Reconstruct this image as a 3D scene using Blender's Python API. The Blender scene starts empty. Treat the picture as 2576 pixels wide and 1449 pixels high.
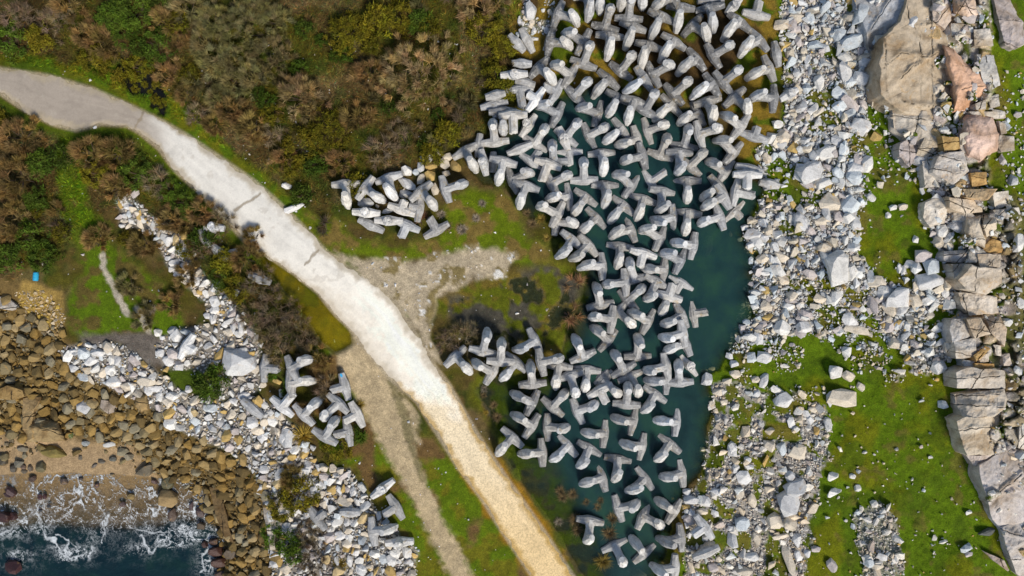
import bpy, bmesh, math, random
import numpy as np
from mathutils import Vector, Matrix, Euler

random.seed(7)
RNG = np.random.default_rng(7)
SC = bpy.context.scene
COL = SC.collection
# ---------------------------------------------------------------- survey frame
# u, v: survey coordinates of the site plan (23 units = 1 m at datum height), camera 80 m above the datum
CAMH, FD, CU, CV = 80.0, 1840.0, 1288.0, 724.5

def pt(u, v, z):
    k = (CAMH - z) / FD
    return ((u - CU) * k, -(v - CV) * k, z)

# ---------------------------------------------------------------- numeric helpers
_LAT = {}
def vnoise(x, y, seed=0):
    if seed not in _LAT:
        _LAT[seed] = np.random.default_rng(1000 + seed).random((256, 256))
    L = _LAT[seed]
    xi = np.floor(x).astype(int); yi = np.floor(y).astype(int)
    fx = x - xi; fy = y - yi
    fx = fx * fx * (3 - 2 * fx); fy = fy * fy * (3 - 2 * fy)
    a = L[xi & 255, yi & 255]; b = L[(xi + 1) & 255, yi & 255]
    c = L[xi & 255, (yi + 1) & 255]; d = L[(xi + 1) & 255, (yi + 1) & 255]
    return (a * (1 - fx) + b * fx) * (1 - fy) + (c * (1 - fx) + d * fx) * fy

def fbm(x, y, scale, seed=0, octv=4):
    s = 0; a = 0.5; t = 0
    for i in range(octv):
        s = s + a * vnoise(x / scale + 17.3 * i, y / scale - 9.1 * i, seed + i); t += a
        a *= 0.5; scale *= 0.5
    return s / t - 0.5          # about -0.5 .. 0.5

def sstep(a, b, x):
    t = np.clip((x - a) / (b - a), 0, 1)
    return t * t * (3 - 2 * t)

def sdf(poly, X, Y):
    """signed distance to a polygon, positive inside"""
    P = np.asarray(poly, float); n = len(P)
    d = np.full(X.shape, 1e18); ins = np.zeros(X.shape, bool)
    for i in range(n):
        a = P[i]; b = P[(i + 1) % n]; e = b - a
        wx = X - a[0]; wy = Y - a[1]
        t = np.clip((wx * e[0] + wy * e[1]) / (e @ e + 1e-9), 0, 1)
        d = np.minimum(d, (wx - e[0] * t) ** 2 + (wy - e[1] * t) ** 2)
        c = ((a[1] > Y) != (b[1] > Y))
        if b[1] != a[1]:
            c &= X < (b[0] - a[0]) * (Y - a[1]) / (b[1] - a[1]) + a[0]
        ins ^= c
    d = np.sqrt(d)
    return np.where(ins, d, -d)

def pline(pts, X, Y):
    """distance to a polyline"""
    P = np.asarray(pts, float); d = np.full(X.shape, 1e18)
    for a, b in zip(P[:-1], P[1:]):
        e = b - a
        wx = X - a[0]; wy = Y - a[1]
        t = np.clip((wx * e[0] + wy * e[1]) / (e @ e + 1e-9), 0, 1)
        d = np.minimum(d, (wx - e[0] * t) ** 2 + (wy - e[1] * t) ** 2)
    return np.sqrt(d)

# ---------------------------------------------------------------- objects
def tag(o, label=None, cat=None, group=None, kind=None):
    if label: o['label'] = label
    if cat: o['category'] = cat
    if group: o['group'] = group
    if kind: o['kind'] = kind
    return o

def empty(name, loc=(0, 0, 0)):
    o = bpy.data.objects.new(name, None); COL.objects.link(o)
    o.location = loc; o.empty_display_size = 0.3
    return o

def link(name, me, parent=None, mat=None):
    o = bpy.data.objects.new(name, me); COL.objects.link(o)
    if parent: o.parent = parent
    if mat and not me.materials: me.materials.append(mat)
    return o

def npmesh(name, V, F, mat=None, smooth=False, col=None, attrs=None):
    """V (n,3); F: (m,3) or (m,4) int array, or list of them"""
    me = bpy.data.meshes.new(name)
    Fs = F if isinstance(F, list) else [F]
    V = np.asarray(V, np.float32)
    me.vertices.add(len(V)); me.vertices.foreach_set('co', V.ravel())
    nl = sum(f.size for f in Fs); npol = sum(len(f) for f in Fs)
    me.loops.add(nl); me.polygons.add(npol)
    me.loops.foreach_set('vertex_index', np.concatenate([f.ravel() for f in Fs]).astype(np.int32))
    tot = np.concatenate([np.full(len(f), f.shape[1], np.int32) for f in Fs])
    st = np.concatenate([[0], np.cumsum(tot)[:-1]]).astype(np.int32)
    me.polygons.foreach_set('loop_start', st)
    me.polygons.foreach_set('use_smooth', np.full(npol, smooth, bool))
    me.update(calc_edges=True)
    if col is not None:
        c = np.ones((len(V), 4), np.float32); c[:, :3] = col
        a = me.attributes.new('Col', 'FLOAT_COLOR', 'POINT'); a.data.foreach_set('color', c.ravel())
    for k, v in (attrs or {}).items():
        a = me.attributes.new(k, 'FLOAT', 'POINT'); a.data.foreach_set('value', np.asarray(v, np.float32))
    if mat: me.materials.append(mat)
    return me

# ---------------------------------------------------------------- materials
def new_mat(name):
    m = bpy.data.materials.new(name); m.use_nodes = True
    nt = m.node_tree; nt.nodes.clear()
    out = nt.nodes.new('ShaderNodeOutputMaterial')
    b = nt.nodes.new('ShaderNodeBsdfPrincipled'); nt.links.new(b.outputs[0], out.inputs[0])
    return m, nt, b, out

def N(nt, typ, **kw):
    n = nt.nodes.new(typ)
    for k, v in kw.items():
        if k in n.inputs.keys(): n.inputs[k].default_value = v
        else: setattr(n, k, v)
    return n

def mix(nt, a, b, fac, mode='MIX'):
    n = nt.nodes.new('ShaderNodeMix'); n.data_type = 'RGBA'; n.blend_type = mode
    for sock, val in ((n.inputs[6], a), (n.inputs[7], b), (n.inputs[0], fac)):
        if hasattr(val, 'links') or isinstance(val, bpy.types.NodeSocket): nt.links.new(val, sock)
        elif isinstance(val, (int, float)): sock.default_value = val
        else: sock.default_value = (*val, 1) if len(val) == 3 else val
    return n.outputs[2]

def ramp(nt, x, stops, interp='LINEAR'):
    r = nt.nodes.new('ShaderNodeValToRGB'); r.color_ramp.interpolation = interp
    el = r.color_ramp.elements
    while len(el) > 1: el.remove(el[-1])
    for i, (p, c) in enumerate(stops):
        e = el[0] if i == 0 else el.new(p)
        e.position = p; e.color = (c, c, c, 1) if isinstance(c, (int, float)) else (*c, 1)
    nt.links.new(x, r.inputs[0])
    return r.outputs[0]

def noise(nt, vec, scale, detail=4, rough=0.6, dist=0.0):
    n = nt.nodes.new('ShaderNodeTexNoise')
    n.inputs['Scale'].default_value = scale; n.inputs['Detail'].default_value = detail
    n.inputs['Roughness'].default_value = rough; n.inputs['Distortion'].default_value = dist
    if vec: nt.links.new(vec, n.inputs['Vector'])
    return n.outputs['Fac']

def bump(nt, b, h, strength=0.5, dist=0.05):
    n = nt.nodes.new('ShaderNodeBump'); n.inputs['Strength'].default_value = strength
    n.inputs['Distance'].default_value = dist
    nt.links.new(h, n.inputs['Height']); nt.links.new(n.outputs[0], b.inputs['Normal'])

def math_(nt, op, a, b=None, clamp=False):
    n = nt.nodes.new('ShaderNodeMath'); n.operation = op; n.use_clamp = clamp
    for i, v in enumerate((a, b)):
        if v is None: continue
        if isinstance(v, (int, float)): n.inputs[i].default_value = v
        else: nt.links.new(v, n.inputs[i])
    return n.outputs[0]

def geo_pos(nt): return nt.nodes.new('ShaderNodeNewGeometry').outputs['Position']
def obj_co(nt): return nt.nodes.new('ShaderNodeTexCoord').outputs['Object']
def attr(nt, name, out='Color'):
    n = nt.nodes.new('ShaderNodeAttribute'); n.attribute_name = name
    return n.outputs[out]

def mat_ground():
    m, nt, b, _ = new_mat('ground_soil')
    p = geo_pos(nt)
    c = attr(nt, 'Col')
    n1 = noise(nt, p, 1.6, 6, 0.72); n2 = noise(nt, p, 9, 4, 0.7)
    c = mix(nt, c, ramp(nt, n1, [(0.25, 0.58), (0.5, 0.94), (0.75, 1.42)]), 1.0, 'MULTIPLY')
    c = mix(nt, c, ramp(nt, n2, [(0.3, 0.6), (0.5, 1.0), (0.7, 1.45)]), 1.0, 'MULTIPLY')
    nt.links.new(c, b.inputs['Base Color'])
    b.inputs['Roughness'].default_value = 0.95; b.inputs['Specular IOR Level'].default_value = 0.15
    bump(nt, b, n2, 0.7, 0.12)
    return m

def mat_path():
    m, nt, b, _ = new_mat('path_surface')
    p = geo_pos(nt)
    c = attr(nt, 'Col')
    n1 = noise(nt, p, 0.7, 6, 0.65); n2 = noise(nt, p, 6, 5, 0.75)
    c = mix(nt, c, ramp(nt, n1, [(0.3, 0.86), (0.5, 1.0), (0.75, 1.06)]), 1.0, 'MULTIPLY')
    rough = attr(nt, 'grit', 'Fac')
    g = ramp(nt, n2, [(0.32, 0.62), (0.5, 1.0), (0.7, 1.3)])
    c = mix(nt, c, mix(nt, (1, 1, 1), g, rough), 1.0, 'MULTIPLY')
    nt.links.new(c, b.inputs['Base Color'])
    b.inputs['Roughness'].default_value = 0.9; b.inputs['Specular IOR Level'].default_value = 0.2
    bump(nt, b, n2, 0.35, 0.06)
    return m

def mat_stone(name, src, crack=False, amt=1.0, wet=False):
    """src: 'obj' uses the object's own colour, 'attr' a per-stone colour"""
    m, nt, b, _ = new_mat(name)
    p = geo_pos(nt)
    if src == 'obj': c = nt.nodes.new('ShaderNodeObjectInfo').outputs['Color']
    else: c = attr(nt, 'Col')
    n1 = noise(nt, p, 1.1, 6, 0.7, 0.6); n2 = noise(nt, p, 6.5, 5, 0.75)
    c = mix(nt, c, ramp(nt, n1, [(0.28, 0.68), (0.5, 1.0), (0.75, 1.16)]), amt, 'MULTIPLY')
    c = mix(nt, c, ramp(nt, n2, [(0.3, 0.72), (0.5, 1.0), (0.75, 1.15)]), amt, 'MULTIPLY')
    n3 = noise(nt, p, 0.8, 5, 0.65, 1.2)
    c = mix(nt, c, (0.46, 0.26, 0.07), ramp(nt, n3, [(0.6, 0.0), (0.72, 0.55)]), 'MIX')
    h = n2
    if crack:
        dn = nt.nodes.new('ShaderNodeTexNoise'); dn.inputs['Scale'].default_value = 0.6; dn.inputs['Detail'].default_value = 5
        nt.links.new(p, dn.inputs['Vector'])
        va = N(nt, 'ShaderNodeVectorMath', operation='SCALE'); nt.links.new(dn.outputs['Color'], va.inputs[0]); va.inputs[3].default_value = 0.55
        vb = N(nt, 'ShaderNodeVectorMath', operation='ADD'); nt.links.new(p, vb.inputs[0]); nt.links.new(va.outputs[0], vb.inputs[1])
        ck = None
        for rot, sc_, wd, gap in ((0.08, (.27, .035, .1), .008, .44), (-0.98, (.2, .03, .1), .007, .45)):
            mp = N(nt, 'ShaderNodeMapping'); nt.links.new(vb.outputs[0], mp.inputs[0])
            mp.vector_type = 'TEXTURE'; mp.inputs['Rotation'].default_value = (0, 0, rot); mp.inputs['Scale'].default_value = tuple(1 / q for q in sc_)
            vo = N(nt, 'ShaderNodeTexVoronoi', feature='DISTANCE_TO_EDGE'); vo.inputs['Scale'].default_value = 1.0
            nt.links.new(mp.outputs[0], vo.inputs['Vector'])
            l = ramp(nt, vo.outputs['Distance'], [(0.0, 0.12), (wd, 0.5), (wd * 2.4, 1.0)])
            l = math_(nt, 'MAXIMUM', l, ramp(nt, noise(nt, p, .5 + gap, 3, .6), [(gap - .04, 0.0), (gap + .06, 1.0)]))
            ck = l if ck is None else math_(nt, 'MULTIPLY', ck, l)
        ck = math_(nt, 'MULTIPLY', ramp(nt, ck, [(0, .55), (1, 1)]), math_(nt, 'SUBTRACT', 1.0, attr(nt, 'joint', 'Fac')))
        c = mix(nt, (0.05, 0.042, 0.03), c, ck)
        n5 = noise(nt, p, 0.35, 5, 0.6, 0.8)
        c = mix(nt, c, ramp(nt, n5, [(0.33, (0.62, 0.52, 0.40)), (0.5, (1, .98, .95)), (0.68, (1.22, 1.24, 1.28))]), 0.95, 'MULTIPLY')
        h = mix(nt, n2, ck, 0.6)
    nt.links.new(c, b.inputs['Base Color'])
    b.inputs['Roughness'].default_value = 0.45 if wet else 0.88
    b.inputs['Specular IOR Level'].default_value = 0.5 if wet else 0.25
    bump(nt, b, h, 0.75, 0.1)
    return m

def mat_concrete(name, rough_end=False):
    m, nt, b, _ = new_mat(name)
    p = geo_pos(nt)
    oc = nt.nodes.new('ShaderNodeObjectInfo')
    c = oc.outputs['Color']
    n1 = noise(nt, p, 0.9, 6, 0.7, 0.5); n2 = noise(nt, p, 5.0, 5, 0.75); n4 = noise(nt, p, 16, 3, 0.7)
    c = mix(nt, c, ramp(nt, n1, [(0.25, 0.5), (0.5, 1.0), (0.72, 1.3)]), 1.0, 'MULTIPLY')
    c = mix(nt, c, ramp(nt, n2, [(0.28, 0.62), (0.45, 0.97), (0.75, 1.18)]), 0.9, 'MULTIPLY')
    st = N(nt, 'ShaderNodeMapping'); st.inputs['Scale'].default_value = (2.4, 2.4, .45); nt.links.new(obj_co(nt), st.inputs[0])
    vo = nt.nodes.new('ShaderNodeVectorMath'); vo.operation = 'ADD'; nt.links.new(st.outputs[0], vo.inputs[0])
    rnd = N(nt, 'ShaderNodeVectorMath', operation='SCALE'); rnd.inputs[0].default_value = (37, 19, 53); nt.links.new(oc.outputs['Random'], rnd.inputs[3]); nt.links.new(rnd.outputs[0], vo.inputs[1])
    n7 = noise(nt, vo.outputs[0], 1.6, 6, .72, .3)
    c = mix(nt, c, ramp(nt, n7, [(0.3, .62), (0.46, .95), (0.6, 1.12), (0.75, 1.4)]), 0.95, 'MULTIPLY')
    if rough_end:
        c = mix(nt, c, ramp(nt, n4, [(0.35, 0.55), (0.5, 1.1), (0.65, 1.6)]), 1.0, 'MULTIPLY')
    # vertical streaks of weathering, lichen and rust stains with shapes of their own
    n3 = noise(nt, p, 1.3, 5, 0.65, 1.0)
    c = mix(nt, c, (0.36, 0.25, 0.09), ramp(nt, n3, [(0.58, 0.0), (0.72, 0.6)]))
    n5 = noise(nt, p, 2.2, 5, 0.7, 0.6)
    c = mix(nt, c, (0.6, 0.59, 0.56), ramp(nt, n5, [(0.54, 0.0), (0.66, 0.7)]))
    nt.links.new(c, b.inputs['Base Color'])
    b.inputs['Roughness'].default_value = 0.85; b.inputs['Specular IOR Level'].default_value = 0.3
    bump(nt, b, n4 if rough_end else n2, 0.9 if rough_end else 0.45, 0.08 if rough_end else 0.04)
    return m

def mat_leaf(name, src):
    m, nt, b, _ = new_mat(name)
    p = geo_pos(nt)
    if src == 'obj':
        c = nt.nodes.new('ShaderNodeObjectInfo').outputs['Color']
        c = mix(nt, c, attr(nt, 'Col'), 1.0, 'MULTIPLY')
    else: c = attr(nt, 'Col')
    n1 = noise(nt, p, 1.4, 4, 0.7)
    c = mix(nt, c, ramp(nt, n1, [(0.3, 0.6), (0.5, 1.0), (0.7, 1.35)]), 1.0, 'MULTIPLY')
    nt.links.new(c, b.inputs['Base Color'])
    b.inputs['Roughness'].default_value = 0.8; b.inputs['Specular IOR Level'].default_value = 0.15
    return m

def mat_water(name, colour, k, tint, foam=False, ripple=(2.0, 0.02), rough=0.12):
    """murky water: depth attribute (metres of water below the surface) sets how much of the bed shows"""
    m, nt, b, out = new_mat(name)
    p = geo_pos(nt)
    d = attr(nt, 'depth', 'Fac')
    nn = noise(nt, p, 0.25, 5, 0.6, 0.5)
    base = mix(nt, colour, ramp(nt, nn, [(0.32, (0.6, 0.62, 0.7)), (0.5, (1, 1, 1)), (0.7, (1.6, 1.5, 1.0))]), 1.0, 'MULTIPLY')
    e = math_(nt, 'EXPONENT', math_(nt, 'MULTIPLY', d, -k))
    alpha = math_(nt, 'SUBTRACT', 1.0, e, True)
    if foam:
        fa = attr(nt, 'foam', 'Fac')
        dn = nt.nodes.new('ShaderNodeTexNoise'); dn.inputs['Scale'].default_value = 0.9; dn.inputs['Detail'].default_value = 6
        nt.links.new(p, dn.inputs['Vector'])
        va = N(nt, 'ShaderNodeVectorMath', operation='SCALE'); nt.links.new(dn.outputs['Color'], va.inputs[0]); va.inputs[3].default_value = 2.6
        vb = N(nt, 'ShaderNodeVectorMath', operation='ADD'); nt.links.new(p, vb.inputs[0]); nt.links.new(va.outputs[0], vb.inputs[1])
        tot = None
        for sc, wd in ((0.7, 0.055), (1.7, 0.06), (3.6, 0.07)):
            vo = N(nt, 'ShaderNodeTexVoronoi', feature='DISTANCE_TO_EDGE'); vo.inputs['Scale'].default_value = sc
            nt.links.new(vb.outputs[0], vo.inputs['Vector'])
            l = ramp(nt, vo.outputs['Distance'], [(0.0, 1.0), (wd, 0.0)])
            tot = l if tot is None else math_(nt, 'MAXIMUM', tot, l)
        brk = ramp(nt, noise(nt, p, 0.7, 6, 0.75), [(0.45, 0.0), (0.58, 1.0)])
        fm = math_(nt, 'MULTIPLY', math_(nt, 'MULTIPLY', tot, brk), fa, True)
        fm = math_(nt, 'MAXIMUM', fm, attr(nt, 'lace', 'Fac'))
        fm = math_(nt, 'MULTIPLY', fm, 1.0, True)
        base = mix(nt, base, (0.72, 0.76, 0.78), fm)
        alpha = math_(nt, 'MAXIMUM', alpha, fm)
    nt.links.new(base, b.inputs['Base Color'])
    b.inputs['Roughness'].default_value = rough; b.inputs['IOR'].default_value = 1.33
    bump(nt, b, noise(nt, p, ripple[0], 5, 0.6), 0.6, ripple[1])
    tr = N(nt, 'ShaderNodeBsdfTransparent'); tr.inputs[0].default_value = (*tint, 1)
    ms = nt.nodes.new('ShaderNodeMixShader')
    nt.links.new(alpha, ms.inputs[0]); nt.links.new(tr.outputs[0], ms.inputs[1]); nt.links.new(b.outputs[0], ms.inputs[2])
    nt.links.new(ms.outputs[0], out.inputs[0])
    return m

def mat_plain(name, c, rough=0.4):
    m, nt, b, _ = new_mat(name)
    p = obj_co(nt)
    nt.links.new(mix(nt, c, ramp(nt, noise(nt, p, 4, 4), [(0.3, 0.8), (0.7, 1.1)]), 1.0, 'MULTIPLY'), b.inputs['Base Color'])
    b.inputs['Roughness'].default_value = rough
    return m

M_GROUND, M_PATH = mat_ground(), mat_path()
M_ROCK, M_RUBBLE = mat_stone('rock_single', 'obj'), mat_stone('rock_loose', 'attr')
M_WET = mat_stone('rock_wet', 'obj', wet=True)
M_SLAB = mat_stone('rock_bed', 'obj', crack=True)
M_CONC, M_BROKEN = mat_concrete('cast_concrete'), mat_concrete('broken_concrete', True)
M_LEAF, M_BLADE = mat_leaf('shrub_leaf', 'obj'), mat_leaf('ground_blade', 'attr')
M_WOOD = mat_plain('twig_wood', (0.09, 0.06, 0.04), 0.9)
# ---------------------------------------------------------------- site maps on a 4-unit grid
GS = 4.0
GU = np.arange(-300, 2877, GS); GV = np.arange(-260, 1711, GS)
UU, VV = np.meshgrid(GU, GV, indexing='ij')

def samp(M, u, v):
    x = np.clip((np.asarray(u, float) - GU[0]) / GS, 0, len(GU) - 1.001)
    y = np.clip((np.asarray(v, float) - GV[0]) / GS, 0, len(GV) - 1.001)
    i = x.astype(int); j = y.astype(int); fx = x - i; fy = y - j
    return (M[i, j] * (1 - fx) + M[i + 1, j] * fx) * (1 - fy) + (M[i, j + 1] * (1 - fx) + M[i + 1, j + 1] * fx) * fy

N1 = fbm(UU, VV, 90, 1, 5); N2 = fbm(UU, VV, 34, 11, 5); N3 = fbm(UU, VV, 12, 21, 3); N4 = fbm(UU, VV, 260, 31, 4)

def mask(poly, w=10, amp=26, shift=0):
    d = sdf(poly, UU, VV) + amp * 2 * N2 + amp * 0.9 * N3 + shift
    return sstep(-w, w, d)

def clump(th, w, nz):        # patchy cover from a noise field
    return sstep(th - w, th + w, nz)

POOL = [(1225,350),(1290,330),(1330,262),(1420,240),(1500,205),(1560,220),(1600,262),(1680,270),(1745,268),(1770,330),(1845,372),
        (1862,420),(1880,440),(1932,470),(1905,520),(1872,590),(1905,640),(1895,690),(1893,790),(1868,850),(1830,890),(1815,935),
        (1782,950),(1795,1010),(1780,1070),(1785,1120),(1765,1190),(1730,1225),(1705,1262),(1690,1320),(1670,1400),(1640,1460),
        (1600,1520),(1500,1520),(1440,1460),(1420,1390),(1385,1320),(1320,1240),(1278,1170),(1250,1100),(1230,1030),(1195,985),
        (1220,950),(1330,940),(1410,900),(1425,840),(1455,770),(1475,700),(1440,650),(1395,610),(1380,560),(1340,560),(1295,520),
        (1270,470),(1215,470),(1180,430)]
SHALLOW = [(1080,760),(1130,740),(1250,690),(1390,660),(1460,680),(1460,800),(1420,880),(1330,930),(1200,950),(1190,1000),(1260,1100),
           (1300,1200),(1380,1310),(1440,1449),(1440,1560),(1700,1560),(1720,1260),(1400,1000)]
DITCH = [(560,520),(600,545),(680,640),(740,690),(800,735),(850,780),(880,830),(884,862),(850,884),(810,862),(775,800),(730,748),(690,700),(655,650)]
PUDDLE = [(455,262),(520,262),(580,285),(625,330),(640,380),(650,450),(620,430),(600,360),(540,350),(470,345)]
PUDDLE = [(296,172),(340,168),(375,176),(404,200),(414,245),(408,282),(392,270),(372,240),(350,232),(326,226),(302,205)]       # black puddle beside the path bend
SEA = [(-700,1190),(-300,1185),(0,1190),(80,1170),(160,1162),(240,1172),(330,1205),(400,1218),(440,1225),(500,1235),(520,1290),(545,1380),(530,1449),(530,1720),(530,2600),(-700,2600)]
SAND = [(-400,1085),(0,1085),(80,1075),(160,1090),(230,1105),(330,1110),(400,1180),(420,1215),(500,1225),(520,1300),(540,1400),(540,1800),(-400,1800)]
BEACH = [(-400,700),(0,705),(80,712),(160,735),(165,850),(230,905),(320,980),(400,1050),(500,1110),(590,1165),(650,1230),(675,1300),(690,1449),(700,1800),(-400,1800)]
SCRUBL = [(-300,255),(0,262),(60,290),(150,330),(330,330),(430,440),(560,560),(660,670),(740,780),(790,860),(740,900),(650,880),(560,740),(450,600),(300,500),(150,620),(0,700),(-300,700)]
RIGHT = [(1960,-260),(1950,0),(1975,200),(1955,330),(1900,370),(1925,470),(1895,520),(1868,600),(1900,680),(1890,830),(1830,880),(1775,950),
         (1795,1050),(1770,1130),(1765,1210),(1712,1262),(1725,1330),(1700,1449),(1690,1720),(2900,1720),(2900,-260)]
RA = [(1962,-40),(2170,-40),(2245,130),(2215,260),(2195,440),(2165,600),(2205,700),(2140,820),(1975,850),(1840,880),(1893,700),(1872,600),(1930,480),(1905,380),(1965,330),(1980,200)]
RA2 = [(2190,290),(2240,300),(2330,330),(2420,400),(2450,470),(2400,560),(2380,690),(2330,600),(2300,480),(2250,420),(2200,470)]
RB = [(1790,950),(1880,975),(1960,1000),(2075,1020),(2085,1120),(2050,1270),(2030,1400),(2035,1500),(1720,1500),(1728,1330),(1715,1262),(1772,1200),(1772,1130),(1798,1050)]
RC = [(1870,870),(1960,850),(2140,800),(2230,690),(2380,690),(2410,800),(2420,880),(2330,950),(2200,960),(2100,1005),(1960,985),(1880,970)]
RD = [(2215,700),(2290,660),(2380,700),(2420,720),(2400,790),(2320,770),(2290,800),(2310,860),(2230,870),(2190,790)]
RG = [(2140,1290),(2215,1260),(2255,1330),(2275,1449),(2180,1460),(2165,1400)]
RF = [(2040,1010),(2150,1000),(2400,880),(2420,1000),(2440,1100),(2500,1300),(2576,1420),(2600,1500),(2030,1500)]
RTOP = [(1310,-30),(1390,-30),(1400,60),(1370,130),(1310,80)]
GR1 = [(2180,262),(2250,262),(2268,400),(2340,430),(2340,590),(2390,690),(2310,720),(2210,700),(2160,640),(2185,500),(2170,430),(2190,340)]
GR2 = [(2060,1090),(2110,1010),(2240,960),(2400,890),(2420,990),(2425,1110),(2480,1240),(2560,1400),(2640,1500),(2025,1500),(2045,1300)]
GR3 = [(1868,890),(1920,845),(1990,830),(2080,850),(2170,880),(2250,870),(2260,950),(2150,985),(2090,1005),(1990,985),(1880,965)]
GR4 = [(2500,330),(2530,170),(2660,170),(2660,1500),(2560,1400),(2520,1000),(2530,700),(2530,500)]
GR5 = [(1930,400),(1975,385),(2010,440),(2020,500),(1975,500),(1925,520)]
GR6 = [(2215,780),(2420,780),(2410,900),(2300,960),(2220,960)]
LA = [(150,885),(170,868),(290,868),(330,885),(390,930),(450,985),(560,1015),(660,1005),(740,1075),(780,1140),(820,1200),(880,1180),(950,1290),(990,1330),(1050,1390),(1040,1500),
      (690,1500),(672,1300),(645,1200),(570,1130),(430,1075),(395,1030),(255,965),(165,925)]
LB = [(296,490),(335,492),(370,540),(475,600),(500,680),(575,745),(610,800),(650,850),(650,900),(560,890),(520,760),(430,680),(390,590),(300,565)]
LB2 = [(430,830),(520,820),(640,870),(660,960),(620,1010),(560,1000),(500,930),(410,930),(385,870)]
LBROWN = [(-200,735),(0,735),(60,790),(160,830),(160,880),(180,930),(260,975),(390,1040),(430,1085),(560,1140),(640,1205),(672,1310),(690,1460),(690,1560),(560,1560),(530,1400),(525,1300),(480,1215),(400,1200),(330,1130),(200,1095),(0,1105),(-200,1110)]

SD_POOL = sdf(POOL, UU, VV) + 22 * N2 + 8 * N3
SD_SH = sdf(SHALLOW, UU, VV)
SD_DITCH = sdf(DITCH, UU, VV) + 8 * N3
SD_PUD = sdf(PUDDLE, UU, VV) + 34 * N3 + 22 * N2
SD_SEA = sdf([(u, v - 22 if v < 1300 and u < 520 else v) for u, v in SEA], UU, VV) + 16 * N2
SD_BEACH = sdf(BEACH, UU, VV) + 20 * N2
SD_RIGHT = sdf(RIGHT, UU, VV)

UP = [(-500,150),(-300,162),(0,172),(120,190),(230,222),(320,262),(400,300),(470,340),(560,400),(640,455),(700,508),(760,567),(820,632),(880,676),(940,718),(1000,768),(1040,828),(1062,868),(1090,916),(1130,968),(1165,1030),(1200,1090),(1260,1180),(1320,1266),(1372,1340),(1440,1446),(1560,1640),(1700,1860)]
LO = [(-500,190),(-300,222),(0,236),(60,276),(130,312),(190,328),(255,312),(320,316),(352,334),(400,374),(440,428),(500,484),(560,545),(620,612),(680,652),(740,692),(800,742),(840,792),(890,842),(930,892),(980,952),(1015,980),(1050,1012),(1100,1092),(1150,1172),(1210,1252),(1260,1332),(1338,1449),(1460,1650),(1600,1870)]
PATHP = UP + LO[::-1]
SD_PATH = sdf(PATHP, UU, VV)

# ---- heights
Z = 0.32 + 0.25 * N1 + 0.22 * N2 + 0.08 * N3
Z = Z + 0.5 * sstep(-40, 220, sdf([(-400,-400),(1290,-400),(1290,220),(1200,330),(1000,430),(830,470),(640,380),(400,250),(-400,120)], UU, VV)) * (0.8 + 1.2 * N1)
Z = Z + 0.35 * sstep(-60, 30, sdf(SCRUBL, UU, VV))
wsl = 1 - .88 * sstep(-70, 50, sdf([(1150,330),(1300,420),(1420,560),(1500,680),(1480,820),(1420,930),(1400,1080),(1440,1180),(1500,1290),(1540,1400),(1560,1560),(1100,1560),(1050,800)], UU, VV))
bed = -np.minimum(1.15, 0.02 + np.maximum(SD_POOL, 0) * 0.024 * wsl) + 0.26 * N2 * (1.5 - wsl) + 0.10 * N3
Z = np.where(SD_POOL > 0, np.minimum(Z, bed), Z * sstep(0, 34, -SD_POOL) + 0.05 * (1 - sstep(0, 34, -SD_POOL)))
wl = sstep(-10, 40, SD_SH)                       # boggy ground with puddles
Z = np.where(SD_POOL > 0, Z, Z * (1 - wl) + wl * (0.05 + 0.5 * N2 + 0.25 * N3 + 0.1 * N1))
Z = Z * (1 - sstep(-30, 4, SD_PATH)) + 0.5 * sstep(-30, 4, SD_PATH)
Z = np.where(SD_PATH > -30, np.maximum(Z, 0.3 * sstep(-30, 4, SD_PATH) + Z * (1 - sstep(-30, 4, SD_PATH))), Z)
dd = sstep(-14, 10, SD_DITCH) * (1 - sstep(-8, 4, SD_PATH))
Z = Z * (1 - dd) + dd * (-0.25)
pp = sstep(-8, 8, SD_PUD) * (1 - sstep(-8, 4, SD_PATH))
Z = Z * (1 - pp) + pp * (-0.2)
# ground rising to the bedrock ledges
rise = sstep(0, 760, UU - 1880 - (VV - 700) * 0.0) * 4.2
Z = Z + np.where(SD_RIGHT > -60, sstep(-10, 120, SD_RIGHT) * (0.35 + 0.5 * N1) + rise * sstep(0, 200, SD_RIGHT), 0)
# bedrock band along the right edge: jointed blocks of different heights
SLABP = [(2330,-60),(2480,-60),(2500,200),(2480,330),(2490,480),(2560,520),(2570,700),(2560,860),(2600,980),(2590,1100),(2640,1500),(2560,1420),(2450,1180),(2420,960),(2400,840),(2410,700),(2420,560),(2340,400),(2230,290),(2200,140),(2230,60),(2160,-60)]
SLABD = sdf(SLABP, UU, VV) + 30 * N2 + 10 * N3
rb = np.random.default_rng(77); nb = 620
BP = np.column_stack([rb.uniform(2120, 2680, nb), rb.uniform(-80, 1520, nb)]); BH = rb.random(nb); BC = rb.random(nb); BT = rb.normal(size=(nb, 2))
d1 = np.full(UU.shape, 1e9); d2 = np.full(UU.shape, 1e9); bi = np.zeros(UU.shape, int)
sel = UU > 2080
us, vs = UU[sel] + 14 * N2[sel] * 2, VV[sel] + 14 * N1[sel] * 2
D1 = np.full(us.shape, 1e9); D2 = D1.copy(); BI = np.zeros(us.shape, int)
for i in range(nb):
    q = np.hypot((us - BP[i, 0]) * .8, (vs - BP[i, 1]) * 1.15)
    nw = q < D1
    D2 = np.where(nw, D1, np.minimum(D2, q)); BI = np.where(nw, i, BI); D1 = np.where(nw, q, D1)
d1[sel], d2[sel], bi[sel] = D1, D2, BI
BJ = sstep(0, 7, d2 - d1)
slm = sstep(-6, 8, SLABD)
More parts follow.
